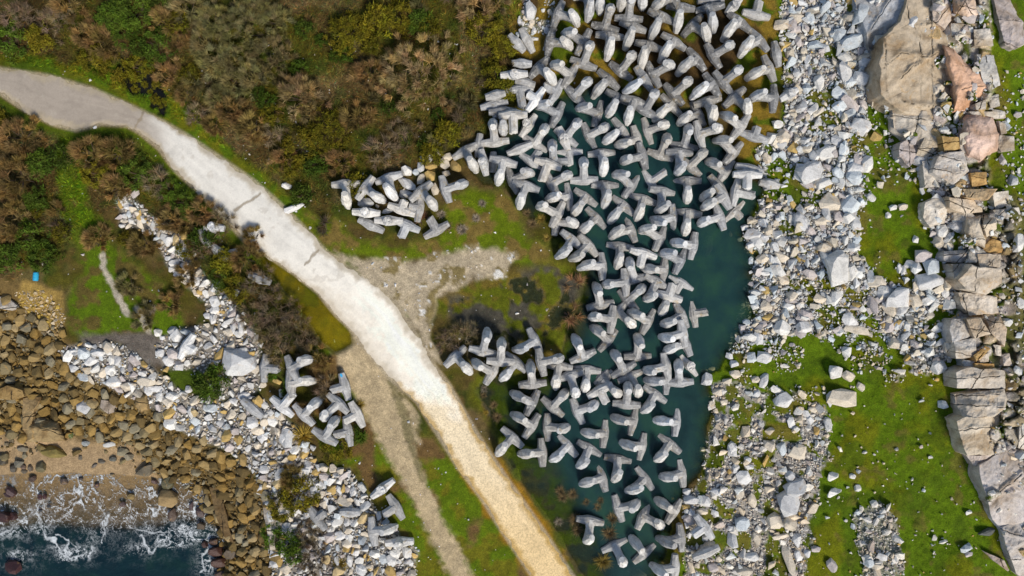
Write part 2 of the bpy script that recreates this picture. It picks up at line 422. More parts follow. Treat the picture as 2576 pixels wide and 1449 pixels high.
Z = Z + slm * ((.15 + 1.1 * BH[bi]) * (.25 + .75 * BJ) + .010 * ((UU - BP[bi, 0]) * BT[bi, 0] + (VV - BP[bi, 1]) * BT[bi, 1]) * BJ)
# shore: falling towards the sea
fall = sstep(-60, 170, SD_BEACH)
Z = Z * (1 - fall) + fall * (-1.35 - 0.35 * sstep(900, 1150, VV) + 0.5 * N2)
sandm = sstep(-12, 30, sdf(SAND, UU, VV) + 20 * N2)
Z = Z * (1 - sandm) + sandm * (-1.62 - (VV - 1090) * 0.0022 + 0.05 * N2)
SEAZ = -2.0
deep = np.clip(SD_SEA, 0, 400)
Z = np.where(SD_SEA > -30, np.minimum(Z, SEAZ + 0.10 - sstep(-30, 30, SD_SEA) * (np.clip(VV + 30 * N1 - 1168, 0, 400) * .0042 + np.maximum(VV + 50 * N1 + 16 * N2 - 1318, 0) * .05)), Z)
Z = np.maximum(Z, -8.0)

def zg(u, v): return samp(Z, u, v)
def zg1(u, v): return float(samp(Z, np.array([u]), np.array([v]))[0])
def ground_pt(u, v, dz=0.0):
    z = zg1(u, v) + dz
    return pt(u, v, z)

# ---- cover colours
def C(r, g, b): return np.array([r, g, b])
def lay(base, m, c): return base * (1 - m[..., None]) + m[..., None] * c
SLABG = slm
brown, olive, green, dgreen, tan = C(.108,.074,.022), C(.092,.085,.010), C(.085,.125,.003), C(.035,.055,.006), C(.26,.18,.085)
straw, mud, gravel, sandc = C(.20,.13,.035), C(.075,.068,.05), C(.33,.31,.28), C(.46,.325,.18)
G = np.zeros(UU.shape + (3,)) + brown * .8
G = lay(G, clump(-0.03, 0.12, N1), olive * .85)
G = lay(G, clump(0.08, 0.08, N2) * 0.7, dgreen)
G = lay(G, clump(0.1, 0.1, fbm(UU, VV, 70, 41, 4)) * 0.5, C(.16,.11,.05))
# verge of the path: bright grass
vd = -SD_PATH
G = lay(G, sstep(44, 6, vd) * sstep(-4, 3, vd) * clump(-0.2, 0.12, N1) * (VV < 800), green)
G = lay(G, sstep(12, 2, vd) * clump(-0.1, .1, N2) * 0.8, straw * 0.9)
gold = sstep(40, 6, vd + 20 * N2) * sstep(1090, 1230, VV)
G = lay(G, gold * (0.8 + N2), C(.40, .20, .008))
MOSS = [(-60,112),(130,148),(255,180),(300,165),(430,235),(510,300),(570,370),(700,470),(800,560),(860,640),(800,620),(690,520),(560,410),(400,300),(250,215),(100,180),(-60,165)]
G = lay(G, mask(MOSS, 12, 16), C(.13,.135,.006)); G = lay(G, mask(MOSS, 12, 12) * clump(.02, .08, N2), C(.08,.13,.004))
# bottom strip between track and path, and grass around the left pile
STRIP = [(760,880),(880,880),(920,960),(980,1060),(1010,1100),(1090,1100),(1150,1190),(1250,1330),(1330,1449),(1340,1600),(1000,1600),(1010,1330),(960,1290),(900,1190),(800,1110)]
G = lay(G, mask(STRIP, 12, 16), C(.135,.13,.008))
G = lay(G, mask(STRIP, 12, 10) * clump(-0.01, .09, N2), C(.095,.145,.003))
G = lay(G, mask(STRIP, 12, 10) * clump(0.08, .06, N1), C(.14,.085,.03))
# grass bank around the upper left pile
BANK = [(770,540),(850,560),(900,600),(1000,620),(1100,600),(1130,500),(1180,460),(1290,500),(1330,600),(1400,640),(1380,700),(1250,640),(1100,650),(1000,660),(880,650),(800,600)]
G = lay(G, mask(BANK, 14, 20), C(.105,.145,.004))
G = lay(G, mask(BANK, 14, 14) * clump(0.05, .08, N2), C(.17,.12,.03))
# bog
bog = sstep(-20, 20, SD_SH + 24 * N2)
G = lay(G, bog, C(.14,.105,.016))
G = lay(G, bog * clump(0.03, .07, N2), C(.10,.115,.006))
G = lay(G, bog * clump(0.06, .05, N1 - 0.5 * N2), mud)
G = lay(G, bog * clump(-0.01, .04, -Z + 0.01), C(.06,.058,.035))
# pool margins above: golden brown grass between the blocks
TOPG = [(1310,-200),(1960,-200),(1965,300),(1930,420),(1850,420),(1850,300),(1760,250),(1640,250),(1560,200),(1440,230),(1330,260),(1290,130)]
G = lay(G, mask(TOPG, 20, 20), C(.21,.14,.018))
G = lay(G, mask(TOPG, 20, 16) * clump(0.05, .05, N2), C(.085,.12,.005))
G = lay(G, mask(TOPG, 20, 16) * clump(0.07, .06, N1), C(.075,.045,.015))
bedm = sstep(-4, 16, SD_POOL)
G = lay(G, bedm, C(.085,.072,.026))
G = lay(G, bedm * clump(0.04, .05, N2), C(.075,.10,.008)); G = lay(G, bedm * clump(0.04, .05, N1 - N2), C(.045,.045,.03))
# left grass
LG = [(170,740),(215,690),(190,600),(150,420),(175,340),(210,420),(230,520),(270,560),(300,640),(380,700),(450,760),(470,840),(400,880),(310,850),(200,860),(165,800)]
G = lay(G, mask(LG, 14, 22), C(.085,.14,.003))
G = lay(G, mask(LG, 14, 22) * clump(0.07, .06, N2), C(.11,.085,.02))
G = lay(G, mask([(150,340),(178,340),(190,420),(180,520),(235,640),(205,640),(150,520),(140,420)], 7, 8) * 0.8, C(.075,.12,.003))
for spur in ([(258,640),(262,680),(280,710),(300,750),(318,790)], [(345,775),(365,815),(378,850)]):
    dsp = pline(spur, UU, VV) + 14 * N3
    G = lay(G, sstep(11, 5, dsp), C(.45,.40,.31))
G = lay(G, mask([(195,840),(420,840),(480,900),(420,940),(380,920),(300,860),(200,880)], 10, 14), C(.14,.12,.10))
G = lay(G, mask([(405,930),(500,905),(560,930),(580,990),(500,1000),(430,975)], 10, 12), C(.055,.085,.005))
# track beside the path and the trampled patch at the fork
TRK = [(835,800),(880,860),(905,920),(945,1010),(985,1090),(1020,1160),(1055,1240),(1090,1310),(1130,1390),(1170,1470),(1260,1640)]
dt = pline(TRK, UU, VV) + 10 * N2 + 8 * N3
tw = 52 - 22 * sstep(900, 1300, VV)
WORN = mask([(845,800),(900,850),(960,920),(1010,985),(1045,1040),(1050,1110),(1000,1110),(930,1000),(890,920),(850,850)], 10, 14)
TRKM = sstep(tw + 6, tw - 14, dt + 14 * N3)
TRKM = np.maximum(TRKM, WORN * clump(-.16, .1, N2 + .3 * N3))
G = lay(G, TRKM, C(.46,.36,.215) * (1 + .15 * N3 + .3 * N1)[..., None])
G = lay(G, TRKM * sstep(16, 8, pline([(985,960),(1015,1040),(1040,1130),(1065,1200)], UU, VV) + 14 * N3) * .7, C(.14,.125,.05))
FORK = [(840,640),(930,648),(1010,662),(1090,645),(1150,628),(1240,622),(1295,648),(1265,695),(1190,700),(1140,735),(1095,750),(1085,800),(1060,830),(1000,770),(900,690)]
FORKM = np.maximum(mask(FORK, 10, 16), mask([(985,735),(1050,745),(1075,790),(1085,850),(1110,915),(1085,905),(1050,840),(1010,780)], 8, 12))
G = lay(G, FORKM, C(.45,.37,.25) * (1 + .25 * N1 + .1 * N3)[..., None])
G = lay(G, FORKM * clump(.13, .05, N2), C(.22,.17,.07))
G = lay(G, FORKM * clump(.27, .02, N3 + .5 * N2) , C(.65,.63,.58))
G = lay(G, sstep(9, 0, vd) * 0.75, C(.42,.35,.24))
# ditch and puddle beds
G = lay(G, dd, C(.20,.155,.012)); G = lay(G, dd * clump(.0, .09, N2 + .5 * N1), C(.075,.08,.03)); G = lay(G, dd * clump(.08, .06, N2 - .3 * N1), C(.10,.125,.012)); G = lay(G, dd * sstep(760, 850, VV) * .6, C(.30,.24,.02)); G = lay(G, pp, C(.02,.02,.012))
# right: grass everywhere, broken stone dust under the rubble
rr = sstep(-4, 12, SD_RIGHT)
G = lay(G, rr, C(.10,.165,.002))
G = lay(G, rr * clump(.05, .1, N1), C(.14,.155,.004)); G = lay(G, rr * clump(.11, .05, N2) * .6, C(.15,.11,.03)); G = lay(G, rr * clump(.09, .06, fbm(UU, VV, 55, 47, 4)) * .7, C(.065,.11,.003))
GRASSM = np.zeros(UU.shape)
for g in (GR1, GR2, GR3, GR4, GR5, GR6): GRASSM = np.maximum(GRASSM, mask(g, 8, 18))
RUB = np.zeros(UU.shape)
for r_, wgt in ((RA, 1.0), (RB, 1.0), (RD, .7), (RG, .55), (RA2, .9)): RUB = np.maximum(RUB, wgt * mask(r_, 10, 14))
RUB = np.maximum(RUB, .62 * mask(RC, 10, 14) * clump(-.02, .08, N2 + .4 * N1))
RUB = np.maximum(RUB, .014 * mask(RF, 20, 14)); RUB = np.maximum(RUB, .12 * mask(GR1, 6, 8) * clump(.03, .1, N2)); RUB = np.maximum(RUB, .16 * mask(GR4, 10, 10))
RUB = np.maximum(RUB, .5 * mask(RTOP, 8, 10) * clump(0, .1, N2))
patch = clump(.06, .05, N2 + 0.35 * N1) * mask(RA, 10, 8); patch = np.maximum(patch, clump(.045, .05, N2 + 0.35 * N1) * mask(RB, 10, 8))
RUB = RUB * (1 - .9 * patch) * (1 - .9 * mask(GR5, 6, 10)) * (1 - .93 * mask(GR1, 6, 10, 6))
RUB = RUB * (1 - .55 * mask(GR3, 6, 10))
bcol = np.array([(.50,.44,.35),(.55,.44,.30),(.50,.46,.41),(.57,.51,.43),(.54,.38,.19),(.48,.41,.37)])[(BC[bi] * 6).astype(int)]
G = lay(G, SLABG, bcol * (1 + .35 * N3 + .3 * N2)[..., None]); G = lay(G, SLABG * (1 - BJ) * .8, C(.06,.055,.03)); G = lay(G, SLABG * (1 - BJ) * clump(.0, .06, N1), C(.075,.10,.008)); G = lay(G, SLABG * clump(.14, .04, N2 + .2 * N1), C(.075,.11,.006)); RUB = RUB * (1 - .8 * SLABG); RUB = np.maximum(RUB, .3 * SLABG * clump(0.02, .06, N2))
G = lay(G, np.clip(RUB * 1.25, 0, 1) * (RUB > .3), gravel * (0.95 + 0.5 * N3[..., None]))
LM = [(2440,60),(2500,60),(2576,240),(2660,300),(2660,-200),(2440,-200)]
G = lay(G, mask([(2520,500),(2660,480),(2660,1500),(2600,1400),(2540,1000)], 10, 14) * .6, C(.13,.105,.045))
# left shore
bm = sstep(-12, 10, SD_BEACH)
G = lay(G, bm, C(.15,.10,.035))
G = lay(G, mask([(60,712),(160,735),(160,860),(90,830),(40,760)], 8, 10), C(.30,.20,.055))
for l_ in (LA, LB, LB2): G = lay(G, mask(l_, 8, 10) * .9, C(.26,.24,.21))
wet = sstep(SEAZ + 0.5, SEAZ + 0.02, Z)
G = lay(G, sandm, sandc * (0.95 + 0.3 * N4[..., None]))
G = G * (1 - 0.2 * wet * sandm)[..., None]
cor = sstep(700, 0, UU + VV * 1.2) * (SD_PATH < -4)          # ground colour darkens gradually towards the upper left corner
G = G * (1 - .30 * cor)[..., None]
G = np.clip(G, .004, .8)

# ---- the ground as one sheet, its rim carried far out
def build_ground():
    gu = np.concatenate([[-30000, -6000, -1200], GU, [3800, 8600, 32000]])
    gv = np.concatenate([[-30000, -6000, -1100], GV, [2600, 7500, 31000]])
    U, V = np.meshgrid(gu, gv, indexing='ij')
    z = samp(Z, U, V)
    k = (CAMH - z) / FD
    P = np.stack([(U - CU) * k, -(V - CV) * k, z], -1).reshape(-1, 3)
    col = np.stack([samp(G[..., i], U, V) for i in range(3)], -1).reshape(-1, 3)
    far = ((U < GU[0]) | (U > GU[-1]) | (V < GV[0]) | (V > GV[-1])).reshape(-1)
    col[far] = np.where((U.reshape(-1)[far] > 2876)[:, None], C(.075,.11,.006), C(.09,.085,.016))
    n, m_ = U.shape
    idx = np.arange(n * m_).reshape(n, m_)
    F = np.stack([idx[:-1, :-1], idx[:-1, 1:], idx[1:, 1:], idx[1:, :-1]], -1).reshape(-1, 4)
    o = link('ground', npmesh('ground', P, F, M_GROUND, True, col))
    return tag(o, 'grassy coastal ground with scrub, bog, beach and stony slopes', 'ground', kind='structure')
build_ground()

# ---- path
def resample(p, n):
    p = np.asarray(p, float)
    s = np.concatenate([[0], np.cumsum(np.hypot(*(p[1:] - p[:-1]).T))])
    t = np.linspace(0, s[-1], n)
    return np.stack([np.interp(t, s, p[:, 0]), np.interp(t, s, p[:, 1])], -1)

def build_path():
    n, w = 1500, 34
    # pair the edges by a shared parameter along the centre
    A = resample(UP, n); B = resample(LO, n)
    for _ in range(6):
        A[1:-1] = (A[:-2] + 2 * A[1:-1] + A[2:]) / 4; B[1:-1] = (B[:-2] + 2 * B[1:-1] + B[2:]) / 4
    i = np.arange(n)
    d = B - A; d /= np.hypot(d[:, 0], d[:, 1])[:, None] + 1e-9
    A = A + d * (20 * fbm(A[:, 0], A[:, 1], 22, 60, 5) + 1)[:, None]
    B = B + d * (20 * fbm(B[:, 0], B[:, 1], 22, 70, 5) - 1)[:, None]
    t = np.linspace(0, 1, w)
    U = A[:, 0:1] * (1 - t) + B[:, 0:1] * t; V = A[:, 1:2] * (1 - t) + B[:, 1:2] * t
    edge = np.minimum(t, 1 - t)[None] * np.ones((n, 1))
    z = zg(U, V) + 0.05 * sstep(0, .12, edge) + 0.012
    k = (CAMH - z) / FD
    P = np.stack([(U - CU) * k, -(V - CV) * k, z], -1).reshape(-1, 3)
    nn = fbm(U, V, 50, 80, 5); nf = fbm(U, V, 14, 90, 4)
    def L(c1, c2, m): return c1 * (1 - m[..., None]) + m[..., None] * c2
    c = np.zeros(U.shape + (3,)) + C(.36, .31, .255)
    c = L(c, C(.72, .69, .62), sstep(330, 470, U + 60 * nn))
    c = L(c, C(.93, .87, .75), sstep(560, 850, V + 60 * nn))
    c = L(c, C(.78, .65, .44), sstep(950, 1030, V + 0.25 * (U - 1000) * -1 + 90 * nn))
    c = L(c, C(.74, .55, .29), sstep(1080, 1400, V + 60 * nn))
    rut = fbm(t[None] * 300 + 0 * U, np.arange(n)[:, None] * .35 + 0 * U, 22, 400, 4)
    c = c * (1 + .22 * rut)[..., None]
    er = sstep(.20, .02, edge + .22 * nf + .12 * nn)
    c = L(c, np.where((V > 960)[..., None], C(.42, .26, .06), C(.43, .36, .25)), er * .75)
    low = sstep(.45, .9, t[None] + .5 * nf) * sstep(640, 760, V) * sstep(1000, 930, V)
    c = L(c, C(.62, .54, .42), low * .5)
    # joints between the concrete bays, cracked and dirty
    for a, b_, wd in (((655,488),(590,528),3.2), ((800,628),(768,668),2.2), ((362,285),(340,322),3.0)):
        dj = pline([a, b_], U + 8 * nf, V + 8 * nf)
        c = L(c, C(.27, .22, .15), sstep(wd + 2, wd - 1, dj) * .8)
    bl = sstep(.2, .26, fbm(U, V, 22, 99, 3)) * .35
    c = L(c, C(.45, .40, .33), bl * (V < 760))
    grit = .25 + .75 * sstep(930, 1030, V)
    idx = np.arange(n * w).reshape(n, w)
    F = np.stack([idx[:-1, :-1], idx[:-1, 1:], idx[1:, 1:], idx[1:, :-1]], -1).reshape(-1, 4)
    o = link('path', npmesh('path', P, F, M_PATH, True, np.clip(c, .02, .85).reshape(-1, 3), {'grit': grit.reshape(-1)}))
    tag(o, 'pale concrete path turning to ochre gravel', 'path', kind='structure')
build_path()

# ---- waters
def water(name, poly, z, mat, step, label, foam=None, lace=None, rim=40, grid=None):
    P = np.asarray(poly, float)
    u0, v0 = P.min(0) - rim; u1, v1 = P.max(0) + rim
    gu = np.arange(u0, u1 + step, step); gv = np.arange(v0, v1 + step, step)
    if grid: gu, gv = grid
    U, V = np.meshgrid(gu, gv, indexing='ij')
    zz = z + np.zeros(U.shape)
    k = (CAMH - z) / FD
    depth = np.clip(z - zg(U, V), 0, 20)
    idx = np.arange(U.size).reshape(U.shape)
    keep = sdf(poly, U, V) > -rim
    kq = keep[:-1, :-1] & keep[1:, 1:] & keep[:-1, 1:] & keep[1:, :-1]
    F = np.stack([idx[:-1, :-1], idx[:-1, 1:], idx[1:, 1:], idx[1:, :-1]], -1)[kq]
    used = np.unique(F); rm = np.full(U.size, -1); rm[used] = np.arange(len(used))
    Pn = np.stack([(U - CU) * k, -(V - CV) * k, zz], -1).reshape(-1, 3)[used]
    at = {'depth': depth.reshape(-1)[used]}
    if foam is not None:
        at['foam'] = foam(U, V).reshape(-1)[used]; at['lace'] = lace(U, V).reshape(-1)[used]
    o = link(name, npmesh(name, Pn, rm[F], mat, True, None, at))
    tag(o, label, 'water', kind='structure')

water('pool_water', [(1040,170),(1990,170),(1990,900),(1860,1000),(1840,1300),(1700,1560),(1380,1560),(1380,1330),(1180,1000),(1040,980),(1040,600),(1150,500),(1150,400)], 0.0,
      mat_water('pool_murk', (.014, .047, .046), 1.6, (.74, .78, .62), rough=.13), 6, 'still dark teal pool among concrete dolosse')
water('ditch_water', DITCH, 0.02, mat_water('ditch_murk', (.20, .165, .012), 1.3, (.85, .85, .5)), 5, 'olive yellow ditch water beside the path', rim=26)
water('puddle', PUDDLE, 0.0, mat_water('puddle_murk', (.012, .012, .010), 9.0, (.6, .6, .5)), 5, 'small black puddle at the path bend', rim=20)

LACE = [[(150,1207),(180,1203),(240,1200)],[(240,1200),(247,1178),(270,1168),(290,1172),(340,1182),(358,1205),(352,1222)],[(340,1182),(320,1175)],[(352,1222),(380,1228),(398,1236)],[(395,1232),(420,1235),(445,1248),(490,1252)],
        [(120,1270),(118,1300),(130,1340),(140,1370),(180,1400),(200,1412),(225,1400),(245,1385)],[(210,1360),(212,1385),(200,1405)],[(175,1370),(200,1375)],
        [(440,1330),(480,1342),(540,1340)],[(345,1290),(350,1330),(340,1360)],[(5,1300),(40,1290),(60,1320),(30,1340)],[(0,1400),(40,1380)],[(420,1365),(440,1395),(480,1390)],[(620,1360),(625,1400),(650,1420)],
        [(220,1220),(250,1260)],[(620,1345),(630,1380)]]
LACE = [[((u if u < 130 else u) , v) for u, v in l] for l in LACE]
LACE = [[(150*.781,1207),(240*.781,1198),(247*.781,1178),(290*.81,1168),(340*.81,1182),(358*.81,1205),(352*.81,1222)],
        [(275,1215),(300,1224),(345,1238),(390,1245)],[(98,1262),(92,1300),(105,1335),(140,1370),(165,1395),(195,1405),(210,1400),(222,1388)],
        [(138,1352),(170,1362),(180,1385),(170,1398)],[(330,1335),(350,1330),(400,1338),(440,1333)],[(275,1302),(268,1340),(255,1370)],[(0,1290),(30,1290),(55,1310),(30,1330),(5,1345)],
        [(355,1352),(380,1385),(405,1378)],[(520,1340),(520,1380),(500,1440)],[(245,1260),(258,1290),(270,1310)],[(190,1230),(205,1265)]]
def f_lace(U, V):
    w1 = fbm(U, V, 26, 120, 5) * 34; w2 = fbm(U + 400, V, 26, 130, 5) * 34
    m = np.zeros(U.shape)
    for i, l in enumerate(LACE):
        d = pline(l, U + w1, V + w2)
        wd = (1.9 if i < 2 else 2.6) * (1 + 1.6 * fbm(U, V, 20, 140, 3) * 2)
        m = np.maximum(m, .9 * sstep(wd * .8 + .9, wd * .5 - .6, d) * (.75 + .9 * fbm(U, V, 9, 150, 3)))
    # stringy filaments: contour lines of a warped noise field, thick where the foam gathers
    fo = f_foam(U, V)
    for sc, wd, sd in ((70, .020, 170), (34, .022, 180), (17, .028, 190)):
        n_ = fbm(U + w1 * 1.4, V + w2 * 1.4, sc, sd, 5)
        g = sstep(wd * (1.2 + 1.5 * fbm(U, V, 30, sd + 7, 3)), 0, np.abs(n_ + .02))
        m = np.maximum(m, g * sstep(.22, .75, fo + .42 * sstep(1165, 1200, V) * sstep(1345, 1310, V) + .5 * fbm(U, V, 60, sd + 9, 3)) * .95)
    return np.clip(m, 0, 1)
def f_foam(U, V):
    m = np.zeros(U.shape)
    for (cu, cv, ru, rv, a) in ((405,1245,60,24,1.6),(500,1275,48,50,1.8),(470,1335,46,30,1.6),(430,1360,50,22,1.0),(540,1350,38,40,1.2),(105,1285,30,60,1.1),(30,1310,60,50,1.0),(210,1250,70,60,.55),
                               (300,1300,110,60,.45),(180,1390,60,24,.9),(400,1330,80,22,.7),(40,1400,60,30,.5),(350,1380,60,26,.5),(520,1400,26,50,.8),(240,1330,60,50,.5)):
        m = np.maximum(m, 1.0 * a * np.exp(-(((U - cu) / ru) ** 2 + ((V - cv) / rv) ** 2)))
    return np.clip(m * (1 + fbm(U, V, 40, 160, 4)), 0, 1.6)
water('sea', [(-900,1150),(-300,1150),(0,1150),(350,1150),(560,1200),(590,1330),(620,1449),(640,1720),(640,2600),(-900,2600)], SEAZ,
      mat_water('sea_water', (.005, .020, .026), 1.15, (.86, .84, .78), True, (.9, .35), .1), 3, 'dark teal sea with white foam lace over a sandy shore', f_foam, f_lace, 30, (np.concatenate([np.arange(-900, -60, 12), np.arange(-60, 680, 1.6)]), np.concatenate([np.arange(1120, 1480, 1.6), np.arange(1480, 2640, 12)])))
# ---------------------------------------------------------------- stones
def hull(seed, npts, sq, boxy):
    r = np.random.default_rng(seed)
    v = r.normal(size=(npts, 3)); v /= np.linalg.norm(v, axis=1)[:, None]
    if boxy: v = v / np.max(np.abs(v), axis=1)[:, None] ** .75
    v *= r.uniform(.78, 1.0, (npts, 1)); v *= np.array(sq)
    bm = bmesh.new()
    for p in v: bm.verts.new(p)
    bmesh.ops.convex_hull(bm, input=bm.verts[:])
    loose = [x for x in bm.verts if not x.link_faces]
    if loose: bmesh.ops.delete(bm, geom=loose, context='VERTS')
    if npts > 18: bmesh.ops.bevel(bm, geom=bm.edges[:], offset=.05, segments=1, affect='EDGES', clamp_overlap=True)
    bmesh.ops.triangulate(bm, faces=bm.faces[:])
    bm.verts.index_update()
    V = np.array([x.co[:] for x in bm.verts]); F = np.array([[x.index for x in f.verts] for f in bm.faces])
    bm.free()
    V -= (V.max(0) + V.min(0)) / 2; V /= (V.max(0) - V.min(0)).max() / 2
    return V, F
ANG = [hull(100 + i, 11 + i % 6, (1, random.uniform(.55, .95), random.uniform(.35, .7)), i % 2) for i in range(16)]
ANGB = [hull(300 + i, 20 + i % 5, (1, random.uniform(.6, .9), random.uniform(.45, .7)), i % 3 > 0) for i in range(14)]
ROUND = [hull(200 + i, 20 + i % 8, (1, random.uniform(.65, .9), random.uniform(.5, .75)), i % 4 == 0) for i in range(14)]
ME_ANG = [npmesh('rubble_rock', V, F, M_ROCK) for V, F in ANGB]
ME_RND = [npmesh('beach_boulder', V, F, M_ROCK) for V, F in ROUND[:8] + ANGB[:9]]
ME_WET = [npmesh('wet_boulder', V, F, M_WET) for V, F in ROUND]

PALE = [(.73,.71,.66),(.66,.65,.63),(.58,.62,.635),(.66,.58,.46),(.69,.60,.47),(.56,.56,.55),(.55,.49,.46),(.77,.75,.70)]
PALE_NAME = ['white','light grey','blue-grey','beige','beige','mid grey','mauve-grey','white']
OCH = [(.52,.36,.13),(.55,.42,.22)]
BRN = [(.25,.155,.042),(.285,.185,.058),(.18,.125,.046),(.30,.21,.085),(.22,.175,.09),(.13,.09,.033),(.33,.25,.125),(.25,.22,.145)]
BRN_NAME = ['ochre brown','golden brown','dark brown','tan','grey brown','dark brown','pale tan','grey']

def scatter(poly, dens, n, smin, smax, power, seed, over=.78, fn=None):
    """darts: big stones first; returns u, v, size (survey units)"""
    r = np.random.default_rng(seed)
    P = np.asarray(poly, float); lo = P.min(0) - 20; hi = P.max(0) + 20
    sz = smin * (1 - r.random(n)) ** (-1 / power); sz = np.sort(np.clip(sz, smin, smax))[::-1]
    cell = {}; out = []
    cand = r.random((n, 6, 2)) * (hi - lo) + lo
    dv = samp(dens, cand[..., 0].ravel(), cand[..., 1].ravel()).reshape(n, 6)
    acc = r.random((n, 6)) < dv
    for i in range(n):
        s = sz[i]
        for j in range(6):
            if not acc[i, j]: continue
            u, v = cand[i, j]; a, b_ = int(u // 30), int(v // 30); ok = True
            for x in (a - 1, a, a + 1):
                for y in (b_ - 1, b_, b_ + 1):
                    for (p, q, t) in cell.get((x, y), ()):
                        if (p - u) ** 2 + (q - v) ** 2 < (over * .5 * (s + t)) ** 2: ok = False; break
                    if not ok: break
                if not ok: break
            if ok:
                cell.setdefault((a, b_), []).append((u, v, s)); out.append((u, v, s)); break
    return out

def rotm(n, r, tilt=.5):
    a = r.random(n) * 6.283; b_ = r.normal(size=n) * tilt; c = r.normal(size=n) * tilt
    ca, sa, cb, sb, cc, sc_ = np.cos(a), np.sin(a), np.cos(b_), np.sin(b_), np.cos(c), np.sin(c)
    Rz = np.zeros((n, 3, 3)); Rz[:, 0, 0] = ca; Rz[:, 0, 1] = -sa; Rz[:, 1, 0] = sa; Rz[:, 1, 1] = ca; Rz[:, 2, 2] = 1
    Ry = np.zeros((n, 3, 3)); Ry[:, 0, 0] = cb; Ry[:, 0, 2] = sb; Ry[:, 1, 1] = 1; Ry[:, 2, 0] = -sb; Ry[:, 2, 2] = cb
    Rx = np.zeros((n, 3, 3)); Rx[:, 0, 0] = 1; Rx[:, 1, 1] = cc; Rx[:, 1, 2] = -sc_; Rx[:, 2, 1] = sc_; Rx[:, 2, 2] = cc
    return Rz @ Ry @ Rx

def stone_mass(name, items, shapes, palette, label, cat, seed, sink=.25, lift=0.0, tilt=.45, tint=None):
    """many small stones that nobody could count, as one sheet of loose stuff"""
    r = np.random.default_rng(seed)
    A = np.array(items); n = len(A)
    z = zg(A[:, 0], A[:, 1]); sizem = A[:, 2] / 23.0 / 2
    zc = z + sizem * (.55 - sink) + lift * r.random(n)
    k = (CAMH - zc) / FD
    pos = np.stack([(A[:, 0] - CU) * k, -(A[:, 1] - CV) * k, zc], -1)
    R = rotm(n, r, tilt); sc_ = sizem[:, None] * r.uniform(.75, 1.15, (n, 3))
    pal = np.array(palette); ci = pal[r.integers(0, len(pal), n)] * r.uniform(.78, 1.12, (n, 1))
    if tint is not None: ci = tint(A, ci, r)
    sh = r.integers(0, len(shapes), n)
    VV_, FF_, CC_ = [], [], []; off = 0
    for s, (V, F) in enumerate(shapes):
        w = np.where(sh == s)[0]
        if not len(w): continue
        X = np.einsum('nij,nkj->nki', R[w], V[None] * sc_[w][:, None]) + pos[w][:, None]
        VV_.append(X.reshape(-1, 3)); CC_.append(np.repeat(ci[w], len(V), 0))
        FF_.append((F[None] + (np.arange(len(w)) * len(V))[:, None, None] + off).reshape(-1, 3)); off += len(w) * len(V)
    o = link(name, npmesh(name, np.concatenate(VV_), np.concatenate(FF_), M_RUBBLE, False, np.concatenate(CC_)))
    return tag(o, label, cat, kind='stuff')

SINGLES = []      # (object, kind, u, v, size, colour name, w/h) for the labels
def single(u, v, su, sv, rot, colr, cname, kind, meshes, name, seed=None, dz=0.0, hz=None, tilt=.18, label=None):
    r = random.Random(seed if seed is not None else int(u * 131 + v * 17))
    me = r.choice(meshes)
    z = zg1(u, v); a, b_ = su / 46.0, sv / 46.0
    h = hz if hz else .62 * min(a, b_) + .12 * max(a, b_)
    zc = z + h * .45 + dz
    o = link(name, me); o.location = pt(u, v, zc)
    bx = np.array([x.co[:] for x in me.vertices]); ex = np.abs(bx).max(0)
    o.scale = (a / ex[0], b_ / ex[1], h / ex[2])
    o.rotation_euler = (r.gauss(0, tilt), r.gauss(0, tilt), -math.radians(rot))
    f = r.uniform(.9, 1.08)
    o.color = (colr[0] * f, colr[1] * f, colr[2] * f, 1)
    SINGLES.append(dict(o=o, kind=kind, u=u, v=v, s=math.sqrt(su * sv), c=cname, asp=max(su, sv) / min(su, sv), label=label))
    return o

# hand-placed large stones: tile, x, y, w, h, rotation, colour
TILES = dict(R3=(3032,0,1.932), R4=(3032,750,1.932), R5=(3032,1518,1.932), E=(1200,500,2.415), J=(900,1250,2.415), K=(1000,1668,2.415), L=(0,1000,2.07), M=(400,700,2.415),
             S=(0,1568,2.07), H=(2250,1250,2.415), I=(2200,1668,2.415), B=(2500,0,2.415), D=(2400,500,2.415), A=(1900,0,2.415))
def tuv(t, x, y):
    ox, oy, s = TILES[t]
    return ((ox + x / s) / 1.56522, (oy + y / s) / 1.56522)
W_, LG_, BG_, BE_, MG_, MV_, OC_ = [PALE[0], PALE[1], PALE[2], PALE[3], PALE[5], PALE[6], OCH[0]]
NM = {W_: 'white', LG_: 'light grey', BG_: 'blue-grey', BE_: 'beige', MG_: 'mid grey', MV_: 'mauve-grey', OC_: 'ochre-stained', PALE[7]: 'white'}
